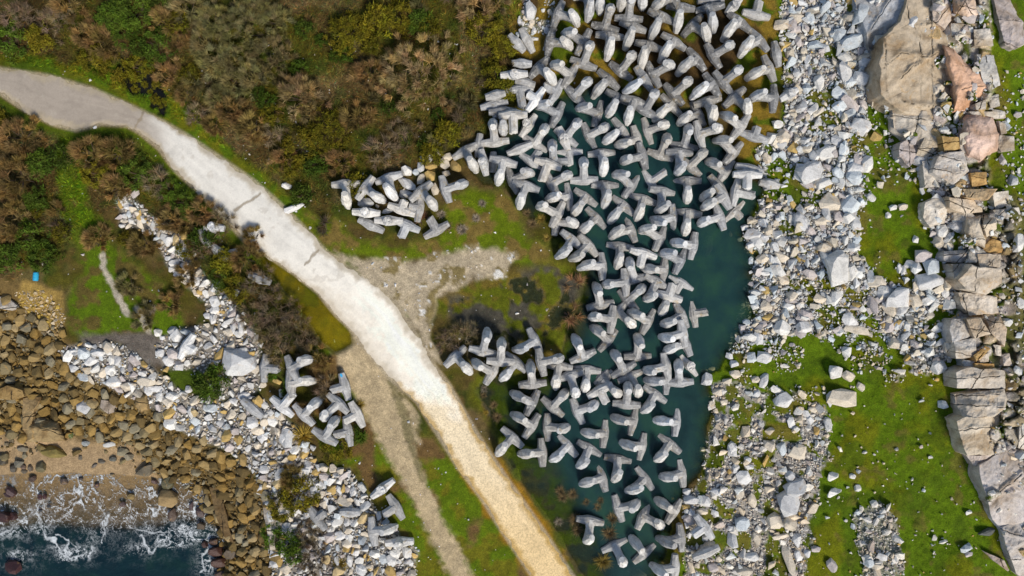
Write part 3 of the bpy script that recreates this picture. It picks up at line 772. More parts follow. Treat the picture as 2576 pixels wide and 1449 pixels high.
HAND = [('R3',430,1160,140,100,15,W_),('R3',560,1140,80,105,0,BG_),('R3',740,1250,85,120,-5,W_),('R3',300,1310,190,150,20,LG_),('R3',410,1390,120,80,10,W_),('R3',195,140,110,65,-10,BE_),
 ('R3',620,320,150,110,10,BG_),('R3',800,310,120,130,0,BG_),('R3',850,150,120,230,0,BG_),('R3',700,90,90,220,-20,BG_),('R3',575,560,90,190,25,LG_),('R3',690,600,120,110,10,LG_),('R3',620,800,200,70,-40,MV_),
 ('R3',520,1310,100,90,0,BG_),('R3',640,1340,110,140,0,BG_),('R3',90,1040,110,100,20,BE_),('R3',270,1130,60,60,0,BG_),('R3',730,470,110,70,20,LG_),('R3',200,230,100,60,30,MV_),('R3',300,130,60,110,0,BG_),('R3',540,720,150,80,-30,BG_),('R3',700,960,140,120,-30,LG_),('R3',980,880,80,60,0,MG_),
 ('R4',470,90,160,130,-20,BE_),('R4',240,230,110,160,10,LG_),('R4',610,110,140,120,20,BG_),('R4',395,230,125,65,5,BE_),('R4',605,205,110,90,10,W_),('R4',510,590,170,260,5,W_),('R4',620,620,110,130,0,W_),('R4',55,610,90,110,20,W_),('R4',805,695,115,85,10,BE_),
 ('R4',965,825,175,150,15,LG_),('R4',868,775,95,105,0,LG_),('R4',1210,690,180,115,10,LG_),('R4',1160,500,115,95,-12,MV_),('R4',1225,580,115,120,0,BG_),('R4',1070,560,85,60,0,LG_),('R4',1115,730,70,95,0,BE_),('R4',1205,840,90,65,5,W_),('R4',908,985,60,85,-10,BE_),('R4',970,1015,65,60,0,OC_),
 ('R4',610,1000,90,150,25,LG_),('R4',660,1060,180,60,-10,BE_),('R4',970,1170,115,75,-20,BE_),('R4',1282,1340,105,105,10,LG_),('R4',490,1380,105,105,-30,W_),('R4',595,1410,100,85,0,BE_),('R4',580,1230,70,80,0,W_),('R4',265,945,105,85,0,MV_),('R4',100,1050,120,105,-30,W_),('R4',265,1040,115,85,0,LG_),('R4',780,870,70,150,5,MV_),
 ('R4',940,130,55,45,20,W_),('R4',1010,125,65,50,0,BE_),('R4',900,185,40,45,0,W_),('R4',1108,365,40,60,-10,W_),('R4',985,590,35,75,5,LG_),('R4',1015,610,35,75,-5,LG_),('R4',770,50,70,70,0,W_),('R4',1040,1040,45,70,0,W_),('R4',1290,1030,50,50,0,W_),('R4',860,1010,35,80,10,OC_),('R4',1265,1100,20,20,0,W_),('R4',1380,690,60,50,0,LG_),('R4',1330,780,60,70,0,LG_),('R4',1440,200,90,80,10,LG_),('R4',1310,310,80,90,0,W_),('R4',1420,280,110,80,0,LG_),('R4',1895,400,60,130,0,W_),('R4',1810,1005,60,60,0,W_),('R4',1910,850,60,80,20,W_),('R4',1885,1370,50,70,20,W_),('R4',1890,1100,40,40,0,BG_),
 ('R5',100,110,140,110,20,LG_),('R5',550,90,200,120,-12,BE_),('R5',455,100,50,120,0,LG_),('R5',160,285,55,90,10,LG_),('R5',305,260,60,85,15,LG_),('R5',440,295,55,110,5,W_),('R5',215,200,60,65,0,W_),('R5',275,220,50,75,20,LG_),('R5',200,330,65,50,10,W_),('R5',330,180,60,50,0,BE_),
 ('R5',210,500,110,110,-15,BE_),('R5',195,780,160,130,20,MG_),('R5',140,890,150,190,10,LG_),('R5',35,1030,120,115,-10,BE_),('R5',150,1050,105,110,20,BE_),('R5',495,810,130,55,20,W_),('R5',480,690,90,60,20,W_),('R5',1312,145,60,60,10,BG_),('R5',1490,1240,80,60,30,BG_),('R5',1515,1285,55,40,30,MV_),('R5',1648,1115,110,50,10,(.13,.14,.13)),('R5',352,1245,70,50,5,MV_),('R5',470,1365,75,100,0,MV_),('R5',765,1350,95,70,-20,BG_),('R5',815,1370,80,70,20,BE_),('R5',850,1300,70,60,0,LG_),('R5',960,1325,35,80,-10,W_),
 ('R5',200,1180,60,110,0,LG_),('R5',140,1330,70,230,8,BE_),('R5',215,1290,65,90,0,LG_),('R5',280,1280,50,60,0,LG_),('R5',795,900,55,50,0,W_),('R5',670,965,50,40,0,BG_),('R5',630,1070,30,45,0,BG_),('R5',670,780,45,50,0,W_),('R5',630,690,45,40,0,W_),('R5',1510,965,50,35,10,W_),('R5',1170,800,25,35,0,BG_),('R5',1220,545,35,25,0,W_),('R5',690,10,60,70,0,BE_),('R5',80,1150,130,40,10,BE_),('R5',60,40,140,50,-25,W_),('R5',860,960,60,30,40,W_),('R5',300,670,50,75,0,W_),('R5',90,640,60,70,0,BE_),
 ('E',1280,145,80,60,0,LG_),('E',1275,230,75,60,-30,BE_),('E',1160,305,125,80,20,LG_),('E',1200,370,115,75,0,OC_),('E',1105,385,65,95,0,MG_),('E',1190,460,95,100,0,OC_),('E',1330,350,95,105,0,BE_),('E',1432,380,90,130,30,OC_),('E',1360,285,100,70,10,BE_),('E',970,412,100,95,0,W_),('E',1055,430,65,60,0,BG_),('E',1108,495,65,115,-15,BE_),('E',975,540,190,90,-28,LG_),('E',955,635,130,80,0,MG_),('E',1238,590,75,110,10,BE_),('E',1345,440,80,55,0,BE_),('E',580,720,150,90,0,MG_),('E',800,790,130,60,30,MG_),('E',1160,560,70,60,0,BE_),('E',690,755,40,40,0,BE_),
 ('M',205,222,85,95,0,LG_),('M',260,275,85,60,0,LG_),('M',340,345,60,70,-20,BE_),('M',218,365,50,55,0,LG_),('M',262,345,45,70,0,BG_),('M',215,410,65,45,10,BE_),('M',283,412,55,55,0,W_),('M',195,455,60,40,20,LG_),('M',395,395,60,75,0,LG_),('M',465,440,70,45,-10,BE_),('M',585,500,55,75,10,LG_),('M',540,540,50,75,-10,BE_),('M',630,605,90,105,-10,LG_),('M',705,575,85,85,0,W_),('M',790,610,80,60,-10,BE_),('M',560,612,70,55,20,BE_),('M',770,690,85,100,0,BG_),('M',695,700,55,65,20,LG_),('M',845,690,60,50,0,LG_),('M',690,810,90,65,10,W_),('M',635,765,60,50,0,MG_),('M',765,850,60,80,-10,W_),('M',705,870,60,60,0,LG_),('M',720,920,70,55,0,LG_),('M',862,935,85,60,0,W_),('M',800,985,80,75,20,BE_),('M',880,1005,85,55,45,BE_),('M',980,1010,115,50,35,W_),('M',1060,1080,75,90,0,BE_),('M',935,1090,65,55,10,OC_),('M',985,1085,60,50,0,OC_),('M',1110,1060,35,60,0,BE_),('M',1080,1180,90,110,10,MG_),('M',1095,1260,65,80,0,BE_),('M',1145,1275,60,45,0,OC_),('M',1225,1275,50,110,-28,W_),('M',1060,1340,65,95,10,LG_),('M',1005,1310,70,60,-30,LG_),('M',1195,1375,70,45,10,LG_),('M',920,630,35,50,0,LG_),('M',1285,1090,50,65,0,LG_),('M',1250,700,110,45,10,LG_),
 ('L',1955,880,260,210,0,MG_),('L',1760,930,90,110,0,OC_),('L',1790,835,70,150,-20,OC_),('L',1775,1030,80,70,0,OC_),('L',2045,820,80,60,0,OC_),('L',1375,870,90,85,-20,LG_),('L',1455,905,85,80,0,LG_),('L',1305,810,70,65,0,LG_),('L',1400,800,55,60,0,LG_),('L',1440,660,90,110,0,LG_),('L',1410,625,80,70,0,LG_),('L',1285,640,55,65,0,W_),('L',1325,685,45,35,0,LG_),('L',1530,890,55,60,0,W_),
 ('L',688,810,95,90,0,BG_),('L',800,810,120,75,5,LG_),('L',610,795,70,50,0,LG_),('L',745,870,115,70,20,LG_),('L',880,800,70,50,0,W_),('L',920,865,60,80,0,W_),('L',985,900,80,40,-25,W_),('L',905,950,90,80,0,W_),('L',680,1010,130,75,-10,BG_),('L',930,1045,130,90,5,W_),('L',1045,1075,130,70,8,BE_),('L',1200,1040,140,75,-10,BE_),('L',1110,850,55,60,0,LG_),('L',920,755,45,55,0,W_),('L',1270,1100,130,50,5,LG_),('L',1165,970,70,40,0,LG_),('L',960,800,50,50,0,BE_),('L',690,1250,120,110,10,MG_),
 ('L',1370,1210,90,80,0,BE_),('L',1300,1165,60,75,0,W_),('L',1395,1380,110,100,-30,W_),('L',1560,1295,60,110,5,W_),('L',1495,1140,60,50,0,W_),('L',1540,1105,55,60,0,LG_),('L',1800,1380,70,60,0,LG_),('L',1470,960,0.1,0.1,0,LG_),
 ('K',1305,1290,95,110,0,LG_),('K',1375,1315,60,40,10,LG_),('K',1455,1250,55,45,0,LG_),('K',1495,1335,40,50,0,LG_),('K',740,635,90,85,10,OC_),('K',815,630,70,80,0,LG_),('K',945,640,65,85,0,LG_),('K',885,620,55,65,0,MV_),('K',870,755,170,85,-28,BE_),('K',980,745,60,75,0,W_),('K',795,930,125,85,20,W_),('K',700,945,80,55,0,LG_),('K',885,940,55,80,-10,LG_),('K',940,945,50,70,0,LG_),('K',720,1080,120,90,20,MV_),('K',820,1065,95,85,10,LG_),('K',905,1075,75,55,0,LG_),('K',890,1140,100,85,0,BE_),('K',970,1160,80,65,10,BE_),('K',900,1015,70,65,0,BE_),('K',720,1005,60,55,0,LG_),('K',600,570,110,130,30,LG_),('K',660,425,90,90,0,BE_),('K',750,430,70,90,0,BE_),('K',820,450,75,65,0,BE_),('K',510,405,75,100,-10,LG_),('K',380,405,80,90,-10,BE_),('K',590,460,90,70,0,OC_),('K',470,470,80,90,0,BE_),('K',365,315,80,75,0,OC_),('K',490,255,65,85,0,W_),('K',560,230,60,60,0,LG_),('K',310,130,120,190,-12,MG_),('K',240,90,50,90,0,BE_),('K',690,535,60,95,10,BG_),('K',900,480,40,75,0,LG_),('K',630,675,95,70,0,BE_),('K',660,770,80,80,0,BE_),('K',300,1015,140,90,20,W_),('K',235,975,90,80,0,BE_),('K',270,830,90,75,0,W_),('K',150,765,90,75,0,LG_),('K',150,880,110,110,0,LG_),('K',215,1235,140,95,10,LG_),('K',200,1325,100,80,-10,LG_),('K',300,1385,110,100,0,BE_),('K',490,1190,90,80,20,W_),('K',640,1140,50,80,10,LG_),('K',965,1230,90,60,10,W_),('K',1020,1380,100,90,0,LG_),('K',1110,1370,80,60,-30,BE_),('K',910,1325,60,80,0,LG_),('K',390,850,55,60,0,LG_),('K',200,640,40,100,5,BG_),('K',265,640,35,90,15,BG_),('K',490,1000,70,45,0,W_),('K',565,350,70,45,5,OC_),('K',410,240,50,80,0,LG_),
 ('J',230,1000,110,110,0,LG_),('J',410,940,70,75,0,BE_),('J',490,940,90,80,10,BE_),('J',345,990,80,90,0,BE_),('J',350,940,60,70,0,MG_),('J',340,835,70,70,0,LG_),('J',150,745,110,70,5,LG_),('J',545,1130,110,160,-15,LG_),('J',455,605,100,60,-10,OC_),('J',330,640,60,60,0,BE_),('J',345,1130,55,75,10,LG_),('J',105,215,0.1,0.1,0,LG_),('J',45,105,55,100,0,LG_),('J',95,155,80,75,0,W_),('J',165,125,80,50,-5,W_),('J',500,720,45,80,10,MG_),('J',50,790,80,70,20,LG_),
 ('H',1770,200,95,110,-10,LG_),('H',1830,380,140,110,-20,LG_),('H',1710,380,85,90,10,BG_),('H',1555,540,110,80,-10,BE_),('H',1295,590,95,120,-20,LG_),('H',1395,715,110,70,10,BE_),('H',1550,440,80,65,0,LG_),('H',1820,60,80,60,0,MV_),('H',1480,610,90,55,10,BE_),('H',1450,805,70,60,0,BE_),('H',1335,815,60,60,0,BE_),('H',1755,590,90,60,0,BE_),('H',1830,600,80,140,-20,LG_),('H',1755,740,60,110,-20,LG_),('H',1500,365,65,65,0,LG_),('H',1335,485,60,45,0,BE_),('H',1265,505,70,35,0,BE_),('H',1530,1270,80,120,0,LG_),('H',1880,1220,110,120,15,BE_),('H',1250,1255,60,45,10,BE_),('H',1570,1420,60,60,0,W_),('H',1690,1420,90,50,0,LG_),
 ('I',1265,735,140,95,12,LG_),('I',1395,740,105,100,-30,LG_),('I',1495,650,120,65,0,LG_),('I',1365,835,110,60,5,BE_),('I',1210,790,75,45,10,OC_),('I',1485,850,70,65,0,LG_),('I',1265,850,70,70,-20,LG_),('I',1210,885,80,45,15,LG_),('I',1265,925,75,70,0,MG_),('I',1215,960,40,80,5,LG_),('I',1240,1060,40,80,-10,LG_),('I',1215,655,75,70,0,LG_),('I',1760,510,130,150,10,LG_),('I',1840,730,80,150,10,BE_),('I',1745,950,130,130,5,BG_),('I',1650,1000,110,70,10,LG_),('I',1760,1410,170,100,5,BE_),('I',1470,1370,100,80,10,MV_),('I',1525,1285,60,60,0,BE_),('I',1680,430,60,80,0,LG_),('I',1650,1110,90,140,0,LG_),('I',1720,670,80,80,10,BE_),('I',1880,1090,90,120,0,BE_),('I',1650,230,90,120,0,LG_),('I',1800,345,70,60,0,LG_),('I',1255,1365,50,45,0,LG_),('I',1315,1350,45,50,0,BE_),('I',1300,1430,70,50,0,BG_),('I',1395,1095,60,60,0,LG_),('I',1085,710,30,25,0,OC_),('I',1365,245,50,45,0,BE_),
 ('B',1355,1185,110,85,-5,W_),('B',1300,1300,110,130,5,W_),('B',1400,1320,130,110,-10,BE_),('B',1520,180,130,75,-15,BE_),('B',1490,250,100,130,0,MV_),('B',1650,180,60,150,0,BG_),('B',1475,470,70,55,0,BE_),('B',1500,1065,80,60,0,BE_),
 ('D',1365,1020,160,100,0,LG_),('D',1370,1115,130,70,20,LG_),('D',1495,290,80,110,20,BE_),('D',1820,900,120,170,10,LG_),('D',1285,955,75,55,10,LG_),('D',1240,1070,55,40,0,LG_),('D',1455,1250,120,80,10,BE_),('D',1575,1290,90,110,25,W_),('D',1580,910,60,65,0,BE_),('D',1450,900,60,55,0,LG_),('D',1475,1060,80,80,-20,LG_),('D',1480,1390,110,50,5,W_),('D',1840,440,150,170,0,LG_),('D',1150,1015,30,55,15,BE_),
 ('A',455,95,110,170,-8,LG_),('A',645,115,60,65,0,BE_),('A',405,170,45,55,0,BE_),('A',470,215,50,50,0,BE_),('A',500,365,60,35,5,LG_),('A',490,295,45,60,-20,LG_),('A',350,200,35,90,0,LG_),('A',380,225,35,50,0,LG_),('A',610,290,55,70,0,MG_),('A',540,225,35,35,0,W_),('A',575,100,40,35,0,W_),
 ('M',1760,75,90,70,10,W_),('M',1830,285,190,60,25,LG_),
]
for t, x, y, w, h, rot, c in HAND:
    if w < 1: continue
    u, v = tuv(t, x, y); k = TILES[t][2] * 1.56522
    single(u, v, w * 1.06 / k, h * 1.06 / k, -rot, c, NM.get(c, 'dark grey'), 'rubble', ME_ANG, 'rubble_rock' if u > 1150 else 'shore_stone')

# sea-side boulders placed by hand
SEAB = [(1365,815,170,165,10,(.30,.21,.10),'tan'),(1405,950,75,110,-10,(.10,.065,.045),'dark brown'),(1630,930,70,100,20,(.07,.045,.04),'blackish'),(1640,1035,75,60,0,(.10,.07,.04),'dark brown'),(1560,880,30,80,-15,(.08,.05,.05),'blackish'),(920,495,65,45,0,(.12,.12,.10),'dark grey'),(830,515,60,35,0,(.13,.11,.08),'dark grey'),(700,370,60,45,0,(.35,.37,.36),'light grey'),
 (905,375,115,45,8,(.6,.6,.58),'white'),(440,440,210,90,-8,(.20,.16,.05),'mossy brown'),(345,410,100,70,-20,(.2,.15,.06),'dark brown'),(520,680,65,65,0,(.10,.075,.06),'dark brown'),(110,565,60,80,0,(.06,.05,.035),'blackish'),(265,660,60,60,0,(.08,.05,.035),'blackish'),(575,305,40,60,0,(.10,.13,.03),'mossy green'),(790,710,45,40,0,(.1,.06,.06),'dark brown'),(1000,865,60,45,0,(.11,.07,.06),'dark brown'),(325,805,35,55,0,(.07,.03,.03),'dark red'),(365,800,30,45,0,(.07,.03,.03),'dark red'),(660,655,45,25,0,(.08,.06,.05),'blackish'),
 (90,760,60,110,30,(.06,.03,.03),'dark red'),(70,790,80,40,-20,(.06,.03,.03),'dark red'),(160,530,80,70,20,(.13,.12,.09),'dark grey'),(185,415,90,70,0,(.25,.22,.16),'grey brown'),(60,375,50,35,0,(.2,.16,.1),'grey brown'),(95,350,40,35,0,(.2,.16,.1),'grey brown'),(20,500,90,100,0,(.09,.075,.05),'blackish'),(330,560,105,85,0,(.14,.12,.06),'dark brown'),(250,570,40,60,0,(.12,.09,.06),'dark brown'),(200,600,50,35,0,(.15,.12,.08),'dark brown'),(190,560,50,40,0,(.15,.1,.07),'dark brown'),(1040,475,110,70,15,(.3,.26,.18),'grey brown'),(1180,600,160,100,20,(.19,.16,.11),'grey brown'),(1065,800,70,55,0,(.22,.16,.07),'tan'),(915,628,40,25,0,(.2,.16,.1),'grey brown'),(770,550,60,25,35,(.12,.10,.08),'dark grey'),(1370,690,100,110,0,(.11,.10,.05),'dark brown'),(1260,680,60,40,-30,(.10,.06,.05),'dark brown'),(400,880,35,30,0,(.06,.06,.06),'blackish'),(330,915,40,25,0,(.06,.06,.06),'blackish'),
 (110,1375,130,110,-20,(.06,.02,.02),'dark red'),(40,960,120,90,0,(.05,.02,.018),'dark red'),(110,960,60,70,0,(.05,.02,.018),'dark red'),(1760,1250,110,90,0,(.07,.028,.018),'dark red'),(1790,1340,130,90,0,(.06,.025,.015),'dark red'),(1670,1190,50,60,0,(.06,.025,.018),'dark red'),(1740,1170,70,60,0,(.06,.03,.02),'dark red'),(1880,1260,110,90,20,(.10,.07,.04),'dark brown'),(1800,1430,110,60,0,(.08,.045,.03),'dark red'),(1650,890,60,60,0,(.24,.17,.06),'ochre brown'),(1690,850,50,80,0,(.3,.21,.08),'tan'),(700,310,40,30,0,(.2,.17,.1),'dark brown'),(825,340,40,25,0,(.13,.13,.05),'mossy green'),(655,485,30,40,0,(.15,.13,.1),'dark grey')]
for x, y, w, h, rot, c, nm in SEAB:
    u, v = tuv('S', x, y); k = 2.07 * 1.56522
    single(u, v, w / k, h / k, -rot, c, nm, 'boulder', ME_WET if sum(c) < .36 else ME_RND, 'beach_boulder', dz=(max(0, SEAZ - zg1(u, v)) + .05) if zg1(u, v) < SEAZ else 0)

# scattered stones: the largest as things, the rest as loose stuff
def tint_pale(A, c, r):
    o = r.random(len(A)); left = A[:, 0] < 1100
    c = np.where((o < np.where(left, .10, .035))[:, None], np.array(OCH[0]) * r.uniform(.8, 1.2, (len(A), 1)), c)
    warm = (A[:, 1] > 900) & ~left
    return np.where(warm[:, None], c * np.array([1.02, .98, .92]), np.where(left[:, None], c, c * np.array([.98, 1.0, 1.01])))
BIG = []
def add_zone(poly, dens, n, smin, smax, power, seed, kind, nbig):
    it = scatter(poly, dens, n, smin, smax, power, seed)
    it.sort(key=lambda q: -q[2])
    return it[:nbig], it[nbig:]
PALE_STUFF = []; BROWN_STUFF = []
DL = np.zeros(UU.shape)
for l_, w_ in ((LA, 1.0), (LB, .75), (LB2, .55)): DL = np.maximum(DL, w_ * mask(l_, 6, 8))
DB = mask(LBROWN, 6, 10) * (1 - .85 * mask(LA, 6, 6)) * (1 - .93 * sstep(-4, 14, sdf(SAND, UU, VV) + 16 * N2))
DB = np.maximum(DB, .03 * sandm * (SD_SEA < 0))
DB = np.maximum(DB, .8 * mask([(560,1130),(660,1200),(690,1330),(690,1500),(600,1500),(530,1400),(520,1290),(470,1220)], 8, 10))
DY = mask([(40,740),(110,735),(160,790),(160,850),(90,830),(50,790)], 6, 8)
b1, s1 = add_zone(RA + [(2350, 330), (2450, 690)], RUB, 9000, 4.6, 30, 2.1, 1, 'rubble', 34)
b2, s2 = add_zone(RB + [(2620, 1449), (2500, 0), (2420, 950), (1870, 850)], RUB, 8200, 4.6, 28, 2.1, 2, 'rubble', 34)
b3, s3 = add_zone(RF + GR4, RUB, 3400, 3.6, 15, 2.2, 3, 'rubble', 5)
b4, s4 = add_zone(LA + LB + LB2, DL, 9500, 4.6, 26, 1.9, 4, 'rubble', 60)
b5, s5 = add_zone(RTOP, RUB, 400, 4.0, 14, 2, 5, 'rubble', 5)
s_lit = scatter([(0,100),(1500,100),(1500,1449),(0,1449)], np.where((SD_POOL < -8) & (SD_PATH < -3) & (SD_BEACH < 0), .05 + .5 * FORKM * clump(.1, .05, N3 + .5 * N2), 0), 2600, 3.0, 9, 2.6, 6)
brn, s6 = add_zone(LBROWN, DB, 9500, 6.0, 27, 1.7, 7, 'boulder', 250)
s7 = scatter([(20,720),(190,720),(190,880),(20,880)], DY, 900, 3.4, 12, 2.2, 8)
rr_ = random.Random(5)
for (u, v, s) in b1 + b2 + b3 + b4 + b5:
    i = rr_.randrange(len(PALE))
    if u < 1100 and rr_.random() < .22: c, nm = OCH[rr_.randrange(2)], 'ochre-stained'
    else: c, nm = PALE[i], PALE_NAME[i]
    a = rr_.uniform(.95, 1.45)
    single(u, v, s * a, s * rr_.uniform(.75, 1.0), rr_.uniform(0, 180), c, nm, 'rubble', ME_ANG, 'rubble_rock' if u > 1150 else 'shore_stone', tilt=.3, dz=.05)
for (u, v, s) in brn:
    i = rr_.randrange(len(BRN)); a = rr_.uniform(.95, 1.35)
    single(u, v, s * a, s * rr_.uniform(.75, 1.0), rr_.uniform(0, 180), BRN[i], BRN_NAME[i], 'boulder', ME_RND, 'beach_boulder', tilt=.3, dz=.05)
def fill(poly, dens, n, smin, smax, seed):
    r = np.random.default_rng(seed); P = np.asarray(poly, float); lo, hi = P.min(0), P.max(0)
    q = r.random((n, 2)) * (hi - lo) + lo
    k = r.random(n) < samp(dens, q[:, 0], q[:, 1])
    q = q[k]; s = r.uniform(smin, smax, len(q))
    return [tuple(x) for x in np.column_stack([q, s])]
chips_r = fill(RA, RUB, 15000, 2.4, 5.0, 21) + fill(RB + [(2420, 700)], RUB, 15000, 2.4, 5.0, 22)
chips_l = fill(LA + LB, DL, 11000, 2.4, 5.2, 23)
chips_b = fill(LBROWN, DB, 9000, 3.0, 6.5, 24)
stone_mass('broken_stone', s1 + s2 + s3 + s5 + chips_r, ANG, PALE, 'field of small pale broken stone between pool and ledges', 'rubble', 31, lift=.12, tint=tint_pale)
stone_mass('shore_rubble', s4 + chips_l, ANG, PALE, 'bank of small pale stones above the brown beach', 'rubble', 32, lift=.16, tint=tint_pale)
stone_mass('strewn_pebbles', s_lit, ANG, PALE + [(.75, .75, .75)], 'stray white pebbles strewn over scrub, bog and track', 'pebbles', 33)
stone_mass('beach_stones', s6 + chips_b, ROUND[:6] + ANG[:8], BRN, 'mass of small brown beach stones and cobbles', 'beach stones', 34, lift=.12)
stone_mass('yellow_pebbles', s7, ANG, [(.55,.38,.08),(.5,.36,.18),(.42,.33,.2),(.6,.5,.35)], 'patch of ochre pebbles below the blue drum', 'pebbles', 35)
# ---------------------------------------------------------------- dolosse
H = 3.08
def oct_loft(stations, a=0.0, jit=0.0, seed=0):
    """stations: (t along z, radius, dx); octagonal loft closed at both ends"""
    r = random.Random(seed)
    bm = bmesh.new(); rings = []
    for (t, rad, dx) in stations:
        ring = []
        for i in range(8):
            th = math.pi / 8 + i * math.pi / 4
            q = rad / math.cos(math.pi / 8)
            ring.append(bm.verts.new((q * math.cos(th) + dx + r.uniform(-jit, jit), q * math.sin(th) + r.uniform(-jit, jit), t + r.uniform(-jit, jit) * .6)))
        rings.append(ring)
    for A, B in zip(rings[:-1], rings[1:]):
        for i in range(8): bm.faces.new((A[i], A[(i + 1) % 8], B[(i + 1) % 8], B[i]))
    e0 = bm.faces.new(rings[0][::-1]); e1 = bm.faces.new(rings[-1])
    return bm, e0, e1

def chamfer(bm, faces, off):
    es = {e for f in faces for e in f.edges}
    bmesh.ops.bevel(bm, geom=list(es), offset=off, segments=1, affect='EDGES', clamp_overlap=True)

def fluke_mesh(seed):
    R0, R1 = .166 * H, .105 * H
    bm, e0, e1 = oct_loft([(-.5 * H, R1, -.04), (-.31 * H, R1 + .38 * (R0 - R1), -.03), (-.11 * H, R0 * .985, 0), (.11 * H, R0 * .985, 0), (.31 * H, R1 + .38 * (R0 - R1), -.03), (.5 * H, R1, -.04)], jit=.022, seed=seed)
    chamfer(bm, (e0, e1), .035)
    me = bpy.data.meshes.new('fluke'); bm.to_mesh(me); bm.free(); me.materials.append(M_CONC)
    return me
def shank_mesh(seed, length):
    bm, e0, e1 = oct_loft([(0, .185 * H, 0), (.24 * H, .136 * H, 0), (length - .24 * H, .136 * H, 0), (length, .185 * H, 0)], jit=.02, seed=seed)
    me = bpy.data.meshes.new('shank'); bm.to_mesh(me); bm.free(); me.materials.append(M_CONC)
    return me
def stub_mesh(seed, length):
    r = random.Random(seed)
    bm, e0, e1 = oct_loft([(0, .185 * H, 0), (.22 * H, .152 * H, 0), (length, .150 * H, 0)], jit=.02, seed=seed)
    c = e1.calc_center_median(); vs = list(e1.verts)
    bmesh.ops.delete(bm, geom=[e1], context='FACES_ONLY')
    mid = []
    for v in vs:
        v.co.z += r.uniform(-.12, .12)
        mid.append(bm.verts.new(c + (v.co - c) * r.uniform(.45, .65) + Vector((0, 0, r.uniform(-.08, .14)))))
    top = bm.verts.new(c + Vector((0, 0, r.uniform(-.05, .15))))
    for i in range(8):
        j = (i + 1) % 8
        for f in (bm.faces.new((vs[i], vs[j], mid[j])), bm.faces.new((vs[i], mid[j], mid[i])), bm.faces.new((mid[i], mid[j], top))): f.material_index = 1
    bmesh.ops.recalc_face_normals(bm, faces=bm.faces[:])
    me = bpy.data.meshes.new('broken_shank'); bm.to_mesh(me); bm.free(); me.materials.append(M_CONC); me.materials.append(M_BROKEN)
    return me
LS = .66 * H
FLUKES = [fluke_mesh(i) for i in range(5)]; SHANKS = [shank_mesh(20 + i, LS) for i in range(3)]
STUBS = {l: [stub_mesh(40 + i + int(l * 10), l * H) for i in range(3)] for l in (.36, .5, .66)}

# support points of a whole block in its own frame: first fluke along y at the origin, shank along x, second fluke along z
def octp(rad, t, axis, cx):
    out = []
    for i in range(8):
        th = math.pi / 8 + i * math.pi / 4; q = rad / math.cos(math.pi / 8)
        a, b_ = q * math.cos(th), q * math.sin(th)
        out.append((cx + a, t, b_) if axis == 'y' else (cx + a, b_, t))
    return out
SUP = np.array(octp(.108 * H, -.5 * H, 'y', 0) + octp(.108 * H, .5 * H, 'y', 0) + octp(.185 * H, -.1 * H, 'y', 0) + octp(.185 * H, .1 * H, 'y', 0)
               + octp(.108 * H, -.5 * H, 'z', LS) + octp(.185 * H, -.1 * H, 'z', LS) + octp(.108 * H, .5 * H, 'z', LS))
def rotN(yaw, tilt, roll):
    cy, sy, ct, st, cr, sr = math.cos(yaw), math.sin(yaw), math.cos(tilt), math.sin(tilt), math.cos(roll), math.sin(roll)
    Rz = np.array([[cy, -sy, 0], [sy, cy, 0], [0, 0, 1]]); Ry = np.array([[ct, 0, -st], [0, 1, 0], [st, 0, ct]]); Rx = np.array([[1, 0, 0], [0, cr, -sr], [0, sr, cr]])
    return Rz @ Ry @ Rx
def proj(P): return CU + P[0] * FD / (CAMH - P[2]), CV - P[1] * FD / (CAMH - P[2])
OUT = np.array([(LS + .1 * H, 0, -.5 * H), (LS + .18 * H, 0, -.1 * H), (LS + .18 * H, 0, .1 * H), (LS + .1 * H, 0, .5 * H)])
TIP = np.array((LS, 0, .5 * H))
def fit_whole(B, F, T, zoff):
    gz = max(zg1((B[0] + F[0]) / 2, (B[1] + F[1]) / 2), -.75) + zoff
    dirv = np.array([F[0] - B[0], F[1] - B[1]]); L = np.hypot(*dirv) + 1e-6; dirv = dirv / L
    def place(p):
        R = rotN(p[2], p[3], p[4]); z = gz - (SUP @ R.T)[:, 2].min()
        return R, np.array([p[0], p[1], z])
    def res(p):
        R, o = place(p)
        b_ = proj(o); t = proj(R @ TIP + o)
        q = [proj(R @ x + o) for x in OUT]; f = max(q, key=lambda a: a[0] * dirv[0] + a[1] * dirv[1])
        out = [(b_[0] - B[0]) / 4, (b_[1] - B[1]) / 4, (f[0] - F[0]) / 5, (f[1] - F[1]) / 5]
        if T: out += [(t[0] - T[0]) / 6, (t[1] - T[1]) / 6]
        return np.array(out + [(p[3] - math.radians(28)) / math.radians(7), p[4] / math.radians(13)])
    x, y, _ = pt(B[0], B[1], gz + .6)
    p = np.array([x, y, math.atan2(-dirv[1], dirv[0]), math.radians(28), 0.0])
    lam = 1e-2; r0 = res(p); c0 = r0 @ r0
    for _ in range(14):
        J = np.empty((len(r0), 5))
        for j in range(5):
            q = p.copy(); q[j] += 1e-4; J[:, j] = (res(q) - r0) / 1e-4
        A = J.T @ J
        dp = np.linalg.solve(A + lam * np.diag(np.diag(A) + 1e-6), -J.T @ r0)
        q = p + dp; q[3] = min(max(q[3], math.radians(8)), math.radians(50)); q[4] = min(max(q[4], -.7), .7)
        r1 = res(q); c1 = r1 @ r1
        if c1 < c0: p, r0, c0, lam = q, r1, c1, lam * .4
        else: lam *= 4
    R, o = place(p)
    return R, o

